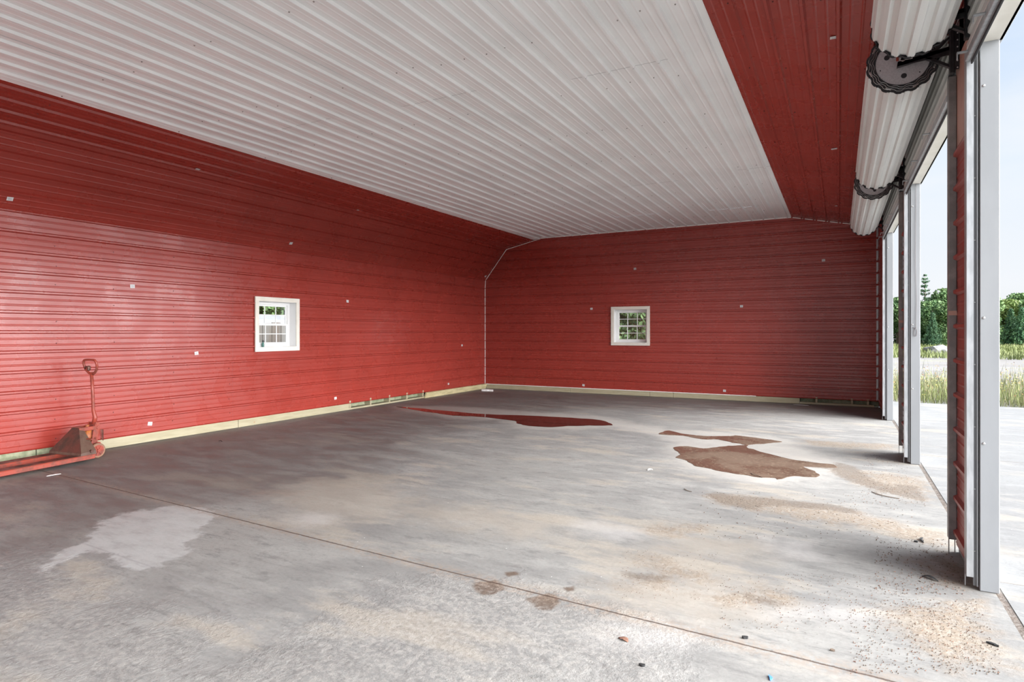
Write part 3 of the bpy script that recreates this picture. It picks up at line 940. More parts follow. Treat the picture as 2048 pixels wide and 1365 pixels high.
# joints sawn in the apron
mb = MB()
for y in (4.6, 8.9, 12.4): mb.box((XR+.15, y, -.001), (13.9, y+.012, .0006))
for x in (4.2, 8.0): mb.box((x, -6.9, -.001), (x+.012, 15.0, .0007))
tag(mb.build('trim_5', mat('joint', (0.22, 0.2, 0.18), .9)), kind='structure')
m = mat('gravel_lot', (0.5, 0.46, 0.42), .9); t = NT(m); v = t.coord(); vv = t.coord((.35, 1, 1))
c = t.mix(t.ramp(t.noise(vv, .25, 6, .65), .4, .62), (0.18, 0.168, 0.157), (0.23, 0.218, 0.21))
c = t.mix(t.ramp(t.noise(vv, .35, 5, .6), .56, .68, 0, .8), c, (0.25, 0.26, 0.13))
c = t.mix(t.ramp(t.noise(v, 9, 5), .45, .7, 0, .5), c, (0.19, 0.17, 0.15)); t.color(c); t.bump(t.noise(v, 14, 6), .6, .03); M['gravel'] = m
mb = MB(); mb.box((-160, -60, -.30), (200, 220, -.06)); tag(mb.build('ground', M['gravel']), kind='structure')
m = mat('field_grass', (0.4, 0.42, 0.14), .95); t = NT(m); vv = t.coord((.5, 1.5, 1))
c = t.mix(t.ramp(t.noise(vv, .6, 6, .7), .38, .62), (0.20, 0.22, 0.07), (0.31, 0.30, 0.11)); c = t.mix(t.ramp(t.noise(vv, 4, 5), .5, .7, 0, .6), c, (0.14, 0.18, 0.055))
t.color(c); t.bump(t.noise(vv, 6, 5), .8, .08); M['field'] = m

# leaf materials
def leafm(name, c1, c2, sc=.8):
    m = mat(name, c1, .6); t = NT(m); v = t.coord(); c = t.mix(t.ramp(t.noise(v, sc, 4, .7), .35, .65), c1, c2)
    oi = t.n('ShaderNodeObjectInfo'); hs = t.n('ShaderNodeHueSaturation'); t.link(c, hs.inputs['Color'])
    t.link(t.ramp(oi.outputs['Random'], 0, 1, .80, 1.25, False), hs.inputs['Value']); t.color(hs.outputs[0])
    t.b.inputs['Specular IOR Level'].default_value = .2
    return m
M['leaf'] = leafm('leaf_green', (0.075, 0.145, 0.06), (0.16, 0.24, 0.095))
M['leafy'] = leafm('leaf_yellow', (0.16, 0.23, 0.07), (0.27, 0.33, 0.12))
M['needle'] = leafm('needle_green', (0.055, 0.13, 0.075), (0.12, 0.22, 0.11))
M['bark'] = noisy('bark', (0.14, 0.10, 0.07), (0.24, 0.19, 0.14), 6, .9, 0, .5, (1, 1, .3))
M['weed'] = leafm('weed_green', (0.13, 0.165, 0.06), (0.23, 0.25, 0.10), 3)
M['weed2'] = leafm('weed_straw', (0.24, 0.21, 0.12), (0.32, 0.29, 0.17), 3)
M['flower'] = mat('weed_flower', (0.75, 0.62, 0.16), .7)
M['flower2'] = mat('weed_seed', (0.50, 0.24, 0.12), .8)

def leafquads(pts, size, rng):
    n = len(pts)
    a = rng.normal(size=(n, 3)); a /= np.linalg.norm(a, axis=1)[:, None]
    b = rng.normal(size=(n, 3)); b -= a*(a*b).sum(1)[:, None]; b /= np.linalg.norm(b, axis=1)[:, None]
    s = size*rng.uniform(.6, 1.3, n)[:, None]
    return np.concatenate([pts-a*s, pts-b*s*.6, pts+a*s, pts+b*s*.6], 1).reshape(-1, 3)
def quadmesh(name, V, m, parent=None):
    n = len(V)//4; me = bpy.data.meshes.new(name)
    me.vertices.add(len(V)); me.vertices.foreach_set('co', V.astype(np.float32).ravel())
    me.loops.add(4*n); me.loops.foreach_set('vertex_index', np.arange(4*n, dtype=np.int32))
    me.polygons.add(n); me.polygons.foreach_set('loop_start', np.arange(0, 4*n, 4, dtype=np.int32))
    me.materials.append(m); me.update(calc_edges=True)
    o = bpy.data.objects.new(name, me); COL.objects.link(o)
    if parent: o.parent = parent
    return o
def broadleaf(h, w, n, seed, m, size=.16):
    rng = np.random.default_rng(seed)
    root = empty('leafy_tree')
    nb = 16; blobs = []
    for i in range(nb):
        a = rng.uniform(0, 2*PI); zz = rng.uniform(.18, .88); rr = w*.5*math.sin(PI*min(1, zz*.85+.15))*rng.uniform(.25, .8)
        blobs.append((math.cos(a)*rr, math.sin(a)*rr, zz*h, w*rng.uniform(.16, .30)))
    blobs.append((0, 0, h*.86, w*.2))
    P_ = []
    for (x, y, z, r) in blobs:
        k = n//len(blobs); d = rng.normal(size=(k, 3)); d /= np.linalg.norm(d, axis=1)[:, None]
        q = d*(r*rng.uniform(.55, 1.05, k)**.5)[:, None]*np.array([1, 1, .85])+np.array([x, y, z]); P_.append(q)
    V = np.concatenate(P_); V[:, 2] = np.clip(V[:, 2], .1, h)
    quadmesh('foliage', leafquads(V, size, rng), m, root)
    mb = MB(); mb.tube([(0, 0, -.1), (.05, 0, h*.3), (0, .05, h*.8)], [w*.04, w*.03, .02], 8)
    for (x, y, z, r) in blobs[:8]: mb.tube([(0, 0, z*.45), (x*.5, y*.5, z*.75), (x, y, z)], [.05, .035, .015], 5)
    mb.build('trunk', M['bark'], root)
    return root
def conifer(h, w, seed, m, gaps=.0, up=.0):
    rng = np.random.default_rng(seed)
    root = empty('conifer_tree'); P_ = []; mb = MB(); mb.tube([(0, 0, -.1), (0, 0, h*.5), (0, 0, h)], [h*.018, h*.012, .015], 8)
    z = h*.10
    while z < h*.98:
        r = w*.5*(1-z/h)**.75*rng.uniform(.7, 1.1)+.06
        k = int(6+r*3); a0 = rng.uniform(0, 6)
        for i in range(k):
            if rng.random() < gaps: continue
            a = a0+2*PI*i/k+rng.uniform(-.2, .2); L = r*rng.uniform(.75, 1.15); tip = up*L-(1-up)*L*.12
            mb.tube([(0, 0, z), (math.cos(a)*L, math.sin(a)*L, z+tip)], [.02, .006], 3, 0, False)
            q = int(14+L*45); u = rng.uniform(.12, 1, q); sp = .10+.16*L*(1-u)
            P_.append(np.stack([math.cos(a)*L*u+rng.normal(size=q)*sp*.5, math.sin(a)*L*u+rng.normal(size=q)*sp*.5, z+tip*u+rng.normal(size=q)*.06*(.5+L)], 1))
        z += h*.035*rng.uniform(.8, 1.25)*(1.6 if gaps else 1)
    quadmesh('foliage', leafquads(np.concatenate(P_), .085, rng), m, root)
    mb.build('trunk', M['bark'], root)
    return root
def copy_tree(o):
    c = o.copy(); COL.objects.link(c)
    for ch in o.children:
        d = ch.copy(); COL.objects.link(d); d.parent = c
    return c
GZ = -.06
protos = {}
def plant(kind, px, ptop, zc_, label, cat='tree', sc_w=1.0, group='trees at the far edge of the clearing', base=None):
    t_ = (px-W/2)/F
    p = Vector(((-SN+t_*CS)*zc_, (CS+t_*SN)*zc_, GZ))
    htar = EYE+(HOR-ptop)/F*zc_-GZ
    if kind not in protos:
        if kind == 'b1': o = broadleaf(6, 4.6, 9000, 1, M['leaf'])
        elif kind == 'b2': o = broadleaf(6, 5.2, 9000, 2, M['leafy'])
        elif kind == 'b3': o = broadleaf(6, 4.0, 9000, 7, M['leaf'])
        elif kind == 'c1': o = conifer(7, 3.4, 3, M['needle'])
        elif kind == 'c2': o = conifer(8, 3.6, 4, M['needle'], .25, .35)
        protos[kind] = (o, {'b1': 6, 'b2': 6, 'b3': 6, 'c1': 7, 'c2': 8}[kind]); first = True
    else: first = False
    o, h0 = protos[kind]
    if not first: o = copy_tree(o)
    s = htar/h0; o.location = p; o.scale = (s*sc_w, s*sc_w, s); o.rotation_euler = (0, 0, px*.37 % 6.28)
    tag(o, label, cat, group)
    return o
far = [('b2', 1772, 602, 70, 1.1), ('b1', 1795, 596, 67, 1.0), ('c1', 1812, 600, 72, .9), ('c2', 1850, 547, 70, .9), ('b1', 1842, 604, 66, 1.1), ('b3', 1872, 598, 64, 1.0),
       ('b1', 1898, 578, 66, 1.0), ('c1', 1882, 585, 75, .9), ('b3', 1925, 590, 70, 1.1), ('b1', 1960, 585, 68, 1.1), ('c1', 1990, 596, 72, 1.0),
       ('b2', 2012, 600, 70, 1.0), ('b1', 2040, 588, 72, 1.1), ('c1', 2022, 615, 64, 1.2), ('c1', 2044, 612, 63, 1.1), ('b3', 2075, 592, 67, 1.1), ('b1', 2110, 585, 70, 1.1), ('c1', 2150, 590, 68, 1), ('b3', 2200, 590, 70, 1.2),
       ('b1', 2290, 580, 72, 1.2), ('c1', 2400, 575, 74, 1.1), ('b3', 2520, 580, 76, 1.2), ('b2', 2680, 585, 78, 1.2), ('b1', 2860, 580, 74, 1.3), ('c1', 3020, 575, 72, 1.2), ('b3', 3200, 580, 70, 1.3), ('b1', 3420, 570, 70, 1.3), ('c1', 1752, 590, 75, 1), ('b3', 1725, 596, 72, 1.1), ('b1', 1860, 612, 63, .9), ('c1', 1822, 618, 63, 1.1), ('b1', 1888, 606, 62, 1.0), ('c1', 1865, 622, 61, 1.1)]
far_lab = {3: 'tall thin pine standing above the tree line between the two nearer steel posts', 0: 'pale green bushy tree at the far left of the tree line, behind the farthest posts',
           11: 'yellow green bushy tree just right of the nearest steel post', 12: 'leafy tree at the right edge of the picture',
           6: 'tall leafy tree beside the dark left edge of the nearest steel post', 1: 'leafy green tree seen in the gap between the farthest and the middle post',
           5: 'leafy green tree in the middle of the gap between the middle and nearest posts', 13: 'dark low conifer at the field edge right of the nearest post',
           14: 'dark low conifer at the lower right edge of the tree line', 22: 'dark small conifer hidden behind the middle steel post',
           4: 'green bushy tree under the tall pine', 21: 'low green tree in front of the tall pine', 23: 'low leafy tree at the field edge next to the nearest post, dark lower crown',
           24: 'dark low conifer in front of the leafy trees in the gap between posts', 7: 'pointed conifer tip rising behind the leafy trees near the nearest post'}
for i, (k, px, pt, z_, sw) in enumerate(far):
    plant(k, px, pt, z_, far_lab.get(i, 'green tree of the distant tree line partly hidden by steel posts'), sc_w=sw)

# field strip, weeds, boulder, fence stake
mb = MB()
poly = [fl(1650, 713, GZ), fl(1800, 713, GZ), fl(1900, 712.5, GZ), fl(2048, 711, GZ), fl(2300, 709, GZ), Vector((70, 110, 0)), Vector((-20, 110, 0))]
mb.prism([(p.x, p.y) for p in poly], GZ, GZ+.06); tag(mb.build('field_ground', M['field']), kind='structure')
rng = np.random.default_rng(11)
def blades(n, area, hmin, hmax, w):
    x, y = area(n); h = rng.uniform(hmin, hmax, n)*rng.uniform(.5, 1, n); a = rng.uniform(0, PI, n); lx = rng.normal(size=n)*.18*h; ly = rng.normal(size=n)*.18*h
    V = np.zeros((n, 4, 3)); ca, sa = np.cos(a)*w, np.sin(a)*w
    V[:, 0] = np.stack([x-ca, y-sa, np.full(n, GZ-.02)], 1); V[:, 1] = np.stack([x+ca, y+sa, np.full(n, GZ-.02)], 1)
    V[:, 2] = np.stack([x+lx+ca*.25, y+ly+sa*.25, GZ+h], 1); V[:, 3] = np.stack([x+lx-ca*.25, y+ly-sa*.25, GZ+h], 1)
    return V.reshape(-1, 3)
def area_w(n):
    # ragged weed bed beyond the apron and along its edge
    x = rng.uniform(-6, 16, n); y = 15.6+rng.gamma(1.6, 2.1, n); return x, y
V = blades(26000, area_w, .12, .55, .006)
o = quadmesh('roadside_weeds', V, M['weed']); tag(o, 'green and straw coloured weeds growing along the concrete apron edge', 'weeds', kind='stuff')
V = blades(16000, area_w, .15, .60, .004)
quadmesh('dry_stalks', V, M['weed2'], o)
x, y = area_w(5000); pts = np.stack([x, y, GZ+rng.uniform(.15, .6, 5000)], 1); quadmesh('yellow_blooms', leafquads(pts, .016, rng), M['flower'], o)
x, y = area_w(2600); pts = np.stack([x, y, GZ+rng.uniform(.2, .6, 2600)], 1); quadmesh('rusty_seed_heads', leafquads(pts, .018, rng), M['flower2'], o)
def area_f(n):
    x = rng.uniform(0, 30, n); y = rng.uniform(43, 78, n); return x, y
V = blades(30000, area_f, .15, .5, .03)
o = quadmesh('meadow_grass', V, M['weed']); tag(o, 'yellow green meadow grass between the gravel lot and the trees', 'grass', kind='stuff')
def rock(name, c, sx, sy, sz, seed, m):
    import bmesh
    bm = bmesh.new(); bmesh.ops.create_icosphere(bm, subdivisions=3, radius=1)
    for v_ in bm.verts:
        n_ = noise.noise(v_.co*1.4+Vector((seed, 0, 0)))*.5+noise.noise(v_.co*4+Vector((seed, 2, 0)))*.15
        v_.co *= 1+n_; v_.co = Vector((v_.co.x*sx, v_.co.y*sy, max(v_.co.z, -.5)*sz))
    me = bpy.data.meshes.new(name); bm.to_mesh(me); bm.free(); me.materials.append(m)
    o = bpy.data.objects.new(name, me); COL.objects.link(o); o.location = c; return o
M['twig2'] = mat('stake_wood', (0.35, 0.33, 0.28), .8)
M['rock'] = noisy('pale_rock', (0.18, 0.175, 0.17), (0.26, 0.25, 0.24), 3, .9, 0, .6)
p = fl(1876, 708, GZ+.05); tag(rock('boulder', (p.x, p.y, .15), .8, .7, .42, 3, M['rock']), 'pale grey boulder in the grass beyond the gravel lot', 'boulder')
p = fl(1863, 694, GZ); mb = MB(); mb.tube([(p.x, p.y, GZ), (p.x, p.y, .9)], .06, 6)
tag(recenter(mb.build('fence_stake', M['twig2'])), 'pale wooden stake standing in front of the far trees', 'stake')

# outside the left window: weathered board fence, pale tarp roll, bushes; outside end window: bush
M['plank'] = noisy('weathered_plank', (0.30, 0.28, 0.25), (0.22, 0.16, 0.11), 2.5, .9, 0, .3, (1, 1, .2), lo=.42, hi=.75)
o = empty('board_fence', (-11.0, 11.5, GZ)); tag(o, 'weathered wooden board fence outside the left window', 'fence')
for k in range(26):
    mb = MB(); y = -3+k*.25
    mb.bbox((0, y, 0), (.025, y+.235, 1.74+.02*math.sin(k*2.1)), .003); mb.build('fence_board', M['plank'], o)
mb = MB(); mb.box((-.05, -3, .3), (-.002, 3.4, .39)); mb.box((-.05, -3, 1.15), (-.002, 3.4, 1.24)); mb.build('fence_rail', M['plank'], o)
mb = MB(); pr = [(-.9, 1.5), (-.85, 1.78), (-.6, 1.98), (.3, 1.98), (.6, 1.85), (.7, 1.5)]
n = len(pr); vs = [(x, -3.0, z) for x, z in pr]+[(x, 3.6, z) for x, z in pr]
vs = [(x, y, z-1.5 if False else z) for x, y, z in vs]
lo = [(-.9, 0), (.7, 0)]
prf = [(-.9, 0)]+pr+[(.7, 0)]; n = len(prf)
vs = [(x, -3.2, z) for x, z in prf]+[(x, 3.6, z) for x, z in prf]
mb.add(vs, [tuple(range(n)), tuple(range(2*n-1, n-1, -1))]+[(q, n+q, n+(q+1) % n, (q+1) % n) for q in range(n)])
o = mb.build('covered_trailer', M['trimw']); o.location = (-13.0, 12.2, GZ); tag(o, 'white topped trailer parked behind the board fence, seen through the left window', 'trailer')
for i, (x, y, s, k) in enumerate(((-17, 14, .75, 'b1'), (-18, 18, .85, 'b2'), (-16.5, 21, .8, 'b3'), (-19, 10, .8, 'b1'), (-5.6, 19.2, .52, 'b3'), (-3.6, 18.6, .46, 'b1'), (-7.6, 19.6, .5, 'b1'), (-5.0, 24, .8, 'b2'), (-9, 25, .9, 'b3'), (-2, 25, .8, 'b1'))):
    q = copy_tree(protos[k][0]); q.location = (x, y, GZ); q.scale = (s, s, s); q.rotation_euler = (0, 0, i*1.3)
    tag(q, ['leafy tree seen through the left panes of the left window', 'yellow green tree seen through the left window', 'leafy tree at the right of the left window view', 'leafy tree outside the left wall hidden beside the window',
            'low bushy tree filling the middle of the end wall window', 'low bushy tree at the right of the end wall window', 'low bushy tree at the left of the end wall window', 'taller pale tree behind the bushes of the end window',
            'taller tree at the left behind the end window bushes', 'taller tree at the right behind the end window bushes'][i], 'tree', 'trees outside the windows')

# bottle on the left window's sill
p = hit(526, 690, (1, 0, 0), XL-.09)
mb = MB(); zz = WL[2]+.001
rp = [(.0, .001), (.019, .001), (.020, .02), (.020, .055), (.012, .068), (.009, .075), (.009, .083)]
for (a, b) in zip(rp[:-1], rp[1:]):
    mb.tube([(0, 0, a[1]), (0, 0, b[1]+.0001)], [max(a[0], .001), b[0]], 16, 0, False)
o = empty('small_bottle', (XL-.09, p.y, zz)); tag(o, 'small green bottle with a black cap on the left window sill', 'bottle')
mb.build('bottle_body', mat('bottle_green', (0.05, 0.16, 0.13), .2), o)
mb = MB(); mb.cyl((0, 0, .082), (0, 0, .108), .013, 14); mb.build('cap', M['blackrub'], o)

# ------------------------------------------------------------------ stickers
nh = Vector((SEC[3][1]-SEC[2][1], 0, -(SEC[3][0]-SEC[2][0]))).normalized()
nsh = Vector((SEC[4][1]-SEC[3][1], 0, -(SEC[4][0]-SEC[3][0]))).normalized()
nsr = Vector((SEC[6][1]-SEC[5][1], 0, -(SEC[6][0]-SEC[5][0]))).normalized()
surf = {'L': ((1, 0, 0), XL+.0045, (0, 1, 0)), 'B': ((0, -1, 0), -(YB-.006), (1, 0, 0)),
        'H': (tuple(nh), nh.dot(Vector((SEC[2][0], 0, SEC[2][1])))+.006, (0, 1, 0)),
        'S': (tuple(nsh), nsh.dot(Vector((SEC[3][0], 0, SEC[3][1])))+.0075, (0, 1, 0)),
        'R': (tuple(nsr), nsr.dot(Vector((SEC[5][0], 0, SEC[5][1])))+.0075, (1, 0, 0))}
ST = [(265, 573, 'L', 'upper left of the long wall, left of the window'), (393, 707, 'L', 'on the long wall low left of its window'), (300, 848, 'L', 'on the lowest rib right of the pallet truck'),
      (695, 603, 'L', 'on the long wall right of its window, at head-jamb height'), (671, 797, 'L', 'low on the long wall just above the sill board'), (924, 691, 'L', 'on the long wall close to the corner, mid height'),
      (897, 768, 'L', 'low on the long wall close to the corner'), (20, 398, 'H', 'on the slanted band at the left picture edge'), (582, 487, 'H', 'on the slanted band above the long wall window'),
      (971, 553, 'H', 'where the slanted band meets the corner'), (395, 339, 'S', 'on the upper red band, leftmost there'), (715, 421, 'S', 'on the upper red band, the middle one there'),
      (935, 479, 'S', 'on the upper red band nearest the corner'), (1270, 538, 'B', 'on the end wall above its window'), (1183, 618, 'B', 'on the end wall left of its window'),
      (1483, 613, 'B', 'on the end wall right of its window'), (1647, 521, 'B', 'high on the end wall near the rolled doors'), (1167, 771, 'B', 'low on the end wall left of the window'),
      (1449, 782, 'B', 'low on the end wall right of the window'), (1669, 75, 'R', 'on the right red ceiling band, nearest and largest'), (1668, 298, 'R', 'on the right red ceiling band, halfway back'),
      (1674, 412, 'R', 'on the right red ceiling band, farthest back')]
for i, (px, py, s, where) in enumerate(ST):
    n, d, u = surf[s]; n = Vector(n); u = Vector(u); p = hit(px, py, n, d); w_ = n.cross(u).normalized()
    ang = R(rnd.uniform(-12, 12)); u2 = u*math.cos(ang)+w_*math.sin(ang); w2 = n.cross(u2)
    a, b = .030, .024
    mb = MB()
    def qd(cx, cy, a, b, h, mi):
        vs = [p+u2*(cx+sx*a)+w2*(cy+sy*b)+n*hh for hh in (h-.0008, h) for sx, sy in ((-1, -1), (1, -1), (1, 1), (-1, 1))]
        mb.add(vs, [(0, 3, 2, 1), (4, 5, 6, 7), (0, 1, 5, 4), (1, 2, 6, 5), (2, 3, 7, 6), (3, 0, 4, 7)], mi)
    qd(0, 0, a, b, .001, 0)
    for k in range(5): qd(-.014+k*.007, .001, .0022, .010, .0016, 1)
    qd(0, -.016, .016, .0015, .0016, 1)
    o = mb.build('panel_sticker', [M['paper'], M['print']]); recenter(o)
    tag(o, 'small white barcode sticker ' + where, 'sticker', 'white stickers on the ribbed panels')

# ------------------------------------------------------------------ pallet truck
jp = fl(196, 921)
o = empty('pallet_truck', (jp.x-.23, jp.y-.18, 0), R(7.5)); tag(o, 'worn red hand pallet truck parked along the left wall', 'pallet truck')
# local: forks run to -y, width along x
for sx in (-1, 1):
    mb = MB()
    x0, x1 = (sx*.27, sx*.11) if sx > 0 else (sx*.27, sx*.11)
    x0, x1 = min(x0, x1), max(x0, x1)
    # fork: inverted channel, tapered tip
    prf = [(x0, .035), (x0, .078), (x0+.008, .086), (x1-.008, .086), (x1, .078), (x1, .035), (x1-.006, .035), (x1-.006, .074), (x0+.006, .074), (x0+.006, .035)]
    n = len(prf); ys = [.10, -1.02, -1.15]; vs = []
    for k, y in enumerate(ys):
        for (x, z) in prf: vs.append((x+(0 if k < 2 else (.03 if x < (x0+x1)/2 else -.03)), y, z*(1 if k < 2 else .8)+(0 if k < 2 else .01)))
    fs = [tuple(range(n)), tuple(range(3*n-1, 2*n-1, -1))]
    for k in range(2):
        for q in range(n): fs.append((k*n+q, (k+1)*n+q, (k+1)*n+(q+1) % n, k*n+(q+1) % n))
    mb.add(vs, fs)
    fk = mb.build('fork', M['jack'], o)
    mb = MB(); mb.box((x0+.010, -1.0, .074), (x1-.010, -.02, .0875)); mb.build('fork_top_plate', M['jackd'], fk)
    mb = MB(); xm = (x0+x1)/2; mb.cyl((xm-.045, -.95, .038), (xm+.045, -.95, .038), .036, 20); mb.build('load_roller', M['wheel'], fk)
# backrest: sloping triangular shell
mb = MB()
bw, tw = .265, .055
B0 = [(-bw, -.06, .085), (bw, -.06, .085), (bw, .12, .085), (-bw, .12, .085)]
B1 = [(-bw, -.055, .115), (bw, -.055, .115), (bw, .115, .13), (-bw, .115, .13)]
T0 = [(-tw, .065, .385), (tw, .065, .385), (tw*1.3, .115, .345), (-tw*1.3, .115, .345)]
mb.add(B0+B1+T0, [(0, 1, 5, 4), (1, 2, 6, 5), (2, 3, 7, 6), (3, 0, 4, 7), (3, 2, 1, 0)], 1)
mb.add(B1+T0, [(0, 1, 5, 4)], 0); mb.add(B1+T0, [(1, 2, 6, 5), (3, 0, 4, 7)], 1); mb.add(B1+T0, [(4, 5, 6, 7), (2, 3, 7, 6)], 0)
hb = mb.build('backrest_housing', [M['jackd'], M['jacks']], o)
mb = MB(); mb.cyl((.255, .06, .125), (.285, .06, .125), .018, 6); mb.build('axle_bolt', M['jackd'], hb)
mb = MB(); mb.box((.10, .085, .25), (.225, .118, .262)); 
for sx in (-1, 1): mb.bbox((sx*.06-.012, .06, .34), (sx*.06+.012, .25, .385), .004)
mb.bbox((-.06, .215, .345), (.06, .25, .38), .004)
mb.build('top_link', M['jack'], o)
mb = MB(); mb.cyl((0, .20, .17), (0, .20, .345), .046, 28); mb.cyl((0, .20, .335), (0, .20, .355), .052, 28); mb.cyl((0, .2, .355), (0, .2, .40), .018, 16)
mb.build('pump_cylinder', M['jacko'], o)
mb = MB(); mb.bbox((-.09, .14, .135), (.09, .27, .175), .008); mb.cyl((-.10, .27, .165), (.10, .27, .165), .024, 16); mb.cyl((-.1, .25, .235), (.1, .25, .235), .014, 12)
mb.build('pump_base', M['jack'], o)
mb = MB()
for sx in (-1, 1):
    mb.prism([(.20, .16), (.27, .17), (.31, .30), (.305, .415), (.26, .43), (.235, .36)], sx*.058-.006, sx*.058+.006, 0,
             Matrix(((0, 0, 1, 0), (1, 0, 0, 0), (0, 1, 0, 0), (0, 0, 0, 1))))
mb.cyl((-.075, .285, .36), (.075, .285, .36), .020, 16)
mb.cyl((-.07, .275, .405), (.07, .275, .405), .016, 16)
mb.build('handle_yoke', M['jack'], o)
mb = MB(); pts = []
for k in range(90):
    a = k*.75; pts.append((.088+.014*math.cos(a), .315+.014*math.sin(a), .20+.13*k/89))
mb.tube(pts, .0035, 6); mb.build('spring', M['spring'], o)
# steering wheels
for sx in (-1, 1):
    mb = MB(); xw = sx*.105
    mb.tube([(xw-.026, .24, .09), (xw-.022, .24, .09), (xw+.022, .24, .09), (xw+.026, .24, .09)], [.080, .088, .088, .080], 40, 0, True, True)
    wl = mb.build('steer_wheel', M['wheel'], o)
    mb = MB()
    f0 = xw+sx*.026
    mb.cyl((f0-sx*.004, .24, .09), (f0+sx*.003, .24, .09), .066, 36); mb.cyl((f0, .24, .09), (f0+sx*.014, .24, .09), .020, 20)
    for k in range(6):
        a = 2*PI*k/6; Mx = Matrix.Translation((f0+sx*.005, .24, .09)) @ Matrix.Rotation(a, 4, 'X')
        mb.bbox((-.004, .020, -.006), (.004, .060, .006), .002, 0, Mx)
    mb.build('wheel_hub', M['jack'], wl)
# handle
base = Vector((0, .280, .40))
def hpt(x, y, z): return (x, y, z)
mb = MB()
mb.tube([base, base+Vector((0, .014, .08)), base+Vector((0, -.008, .17)), (0, .265, .78), (0, .250, 1.035)], [.026, .024, .0185, .0175, .0175], 14)
hd = mb.build('handle_pole', M['jack'], o)
mb = MB()
z0, z1 = 1.02, 1.185
hy = lambda z: .250-(z-1.035)*.15
loop = [(x_*1.22, y_, z_) for x_, y_, z_ in [(0, hy(z0), z0-.01), (.035, hy(z0), z0+.002), (.075, hy(z0+.04), z0+.05), (.090, hy(z1-.06), z1-.055), (.080, hy(z1), z1-.012), (.055, hy(z1), z1), (0, hy(z1), z1+.002)]]
full = loop+[(-x, y, z) for x, y, z in loop[-2:0:-1]]
sm = []
n = len(full)
for i in range(n):
    p0, p1, p2, p3 = [Vector(full[(i+k-1) % n]) for k in range(4)]
    for q in range(4):
        u = q/4; sm.append(.5*((2*p1)+(p2-p0)*u+(2*p0-5*p1+4*p2-p3)*u*u+(3*p1-p0-3*p2+p3)*u**3))
mb.tube(sm, .0135, 12, closed=True); mb.build('grip_loop', M['jack'], o)
mb = MB(); mb.bbox((-.02, .20, 1.055), (.02, .235, 1.115), .01); mb.tube([(-.005, .22, 1.10), (-.045, .212, 1.105), (-.058, .212, 1.075)], .008, 8)
mb.build('release_lever', M['spring'], o)
o.scale = (1, 1, .975)

# ------------------------------------------------------------------ litter on the slab
M['charcoal'] = mat('black_scrap', (0.02, 0.02, 0.02), .7); M['leafb'] = noisy('dead_leaf', (0.15, 0.07, 0.05), (0.25, 0.13, 0.08), 40, .8)
M['twig'] = mat('twig', (0.16, 0.12, 0.09), .9); M['bluep'] = mat('blue_plastic', (0.08, 0.22, 0.65), .4); M['whitep'] = mat('white_scrap', (0.75, 0.75, 0.73), .7)
def scrap(name, px, py, L, w_, h, m, label, cat, rz=0, bend=0.0, seed=0):
    if name == 'scrap_lump': L *= .8; w_ *= .75; h *= .75
    p = fl(px, py); r_ = random.Random(seed); mb = MB(); n = 7
    top = []; bot = []
    for k in range(n):
        u = k/(n-1)-.5; hw = w_/2*(1-(2*abs(u))**2.2*.75)*r_.uniform(.75, 1.15); zz = bend*(1-4*u*u)+.0012
        y = math.sin(u*4+seed)*L*.10
        top += [Vector((u*L, y+hw, zz+h)), Vector((u*L, y-hw, zz+h*.8))]; bot += [Vector((u*L, y+hw*1.05, max(zz, .0012))), Vector((u*L, y-hw*1.05, max(zz, .0012)))]
    vs = top+bot; N = 2*n; fs = []
    for k in range(n-1):
        a = 2*k
        fs += [(a, a+1, a+3, a+2), (N+a, N+a+2, N+a+3, N+a+1), (a, a+2, N+a+2, N+a), (a+1, N+a+1, N+a+3, a+3)]
    fs += [(0, N, N+1, 1), (N-2, N-1, 2*N-1, 2*N-2)]
    mb.add(vs, fs); o = mb.build(name, m); o.location = (p.x, p.y, 0); o.rotation_euler = (0, 0, rz); tag(o, label, cat); return o
scrap('scrap_strip', 1845, 1082, .11, .016, .008, M['charcoal'], 'thin black scrap strip on the slab left of the nearest post, pointing away', 'scrap', R(80), .003, 1)
scrap('scrap_lump', 1832, 1085, .03, .03, .012, M['charcoal'], 'small black lump beside the thin black scrap strip', 'scrap', 0, 0, 2)
scrap('curled_leaf', 1860, 1159, .09, .03, .003, M['charcoal'], 'dark curled leaf lying in front of the nearest post foot', 'leaf', R(-20), .014, 3)
scrap('scrap_lump', 1284, 1333, .035, .022, .012, M['charcoal'], 'black crumb near the bottom edge, centre right', 'scrap', R(20), 0, 4)
scrap('plastic_scrap', 1540, 1358, .04, .012, .006, M['bluep'], 'tiny blue plastic scrap at the bottom edge', 'scrap', R(100), 0, 5)
scrap('scrap_lump', 1490, 1278, .035, .022, .014, M['charcoal'], 'black crumb lying in the long floor joint', 'scrap', R(0), 0, 6)
scrap('dead_leaf', 1247, 1281, .055, .03, .003, M['leafb'], 'reddish brown dead leaf just below the long floor joint', 'leaf', R(-30), .006, 7)
scrap('scrap_lump', 1665, 1303, .025, .018, .010, M['twig'], 'small brown clod right of the joint in the lower right', 'scrap', 0, 0, 8)
scrap('wire_scrap', 441, 884, .07, .010, .006, M['charcoal'], 'short black wire piece on the dark floor by the left wall', 'scrap', R(10), .01, 9)
scrap('paper_scrap', 108, 951, .13, .05, .003, M['whitep'], 'torn white paper scrap beside the pallet truck fork', 'scrap', R(100), .004, 10)
scrap('twig', 1768, 992, .26, .008, .006, M['twig'], 'straight dark twig on the slab in front of the middle post', 'twig', R(-38), .002, 11)
scrap('twig', 1512, 952, .20, .008, .006, M['twig'], 'thin twig sticking out of the muddy puddle edge', 'twig', R(-60), .006, 12)
scrap('paper_scrap', 1300, 941, .07, .03, .006, M['whitep'], 'pale curled scrap left of the muddy puddle', 'scrap', R(50), .008, 13)
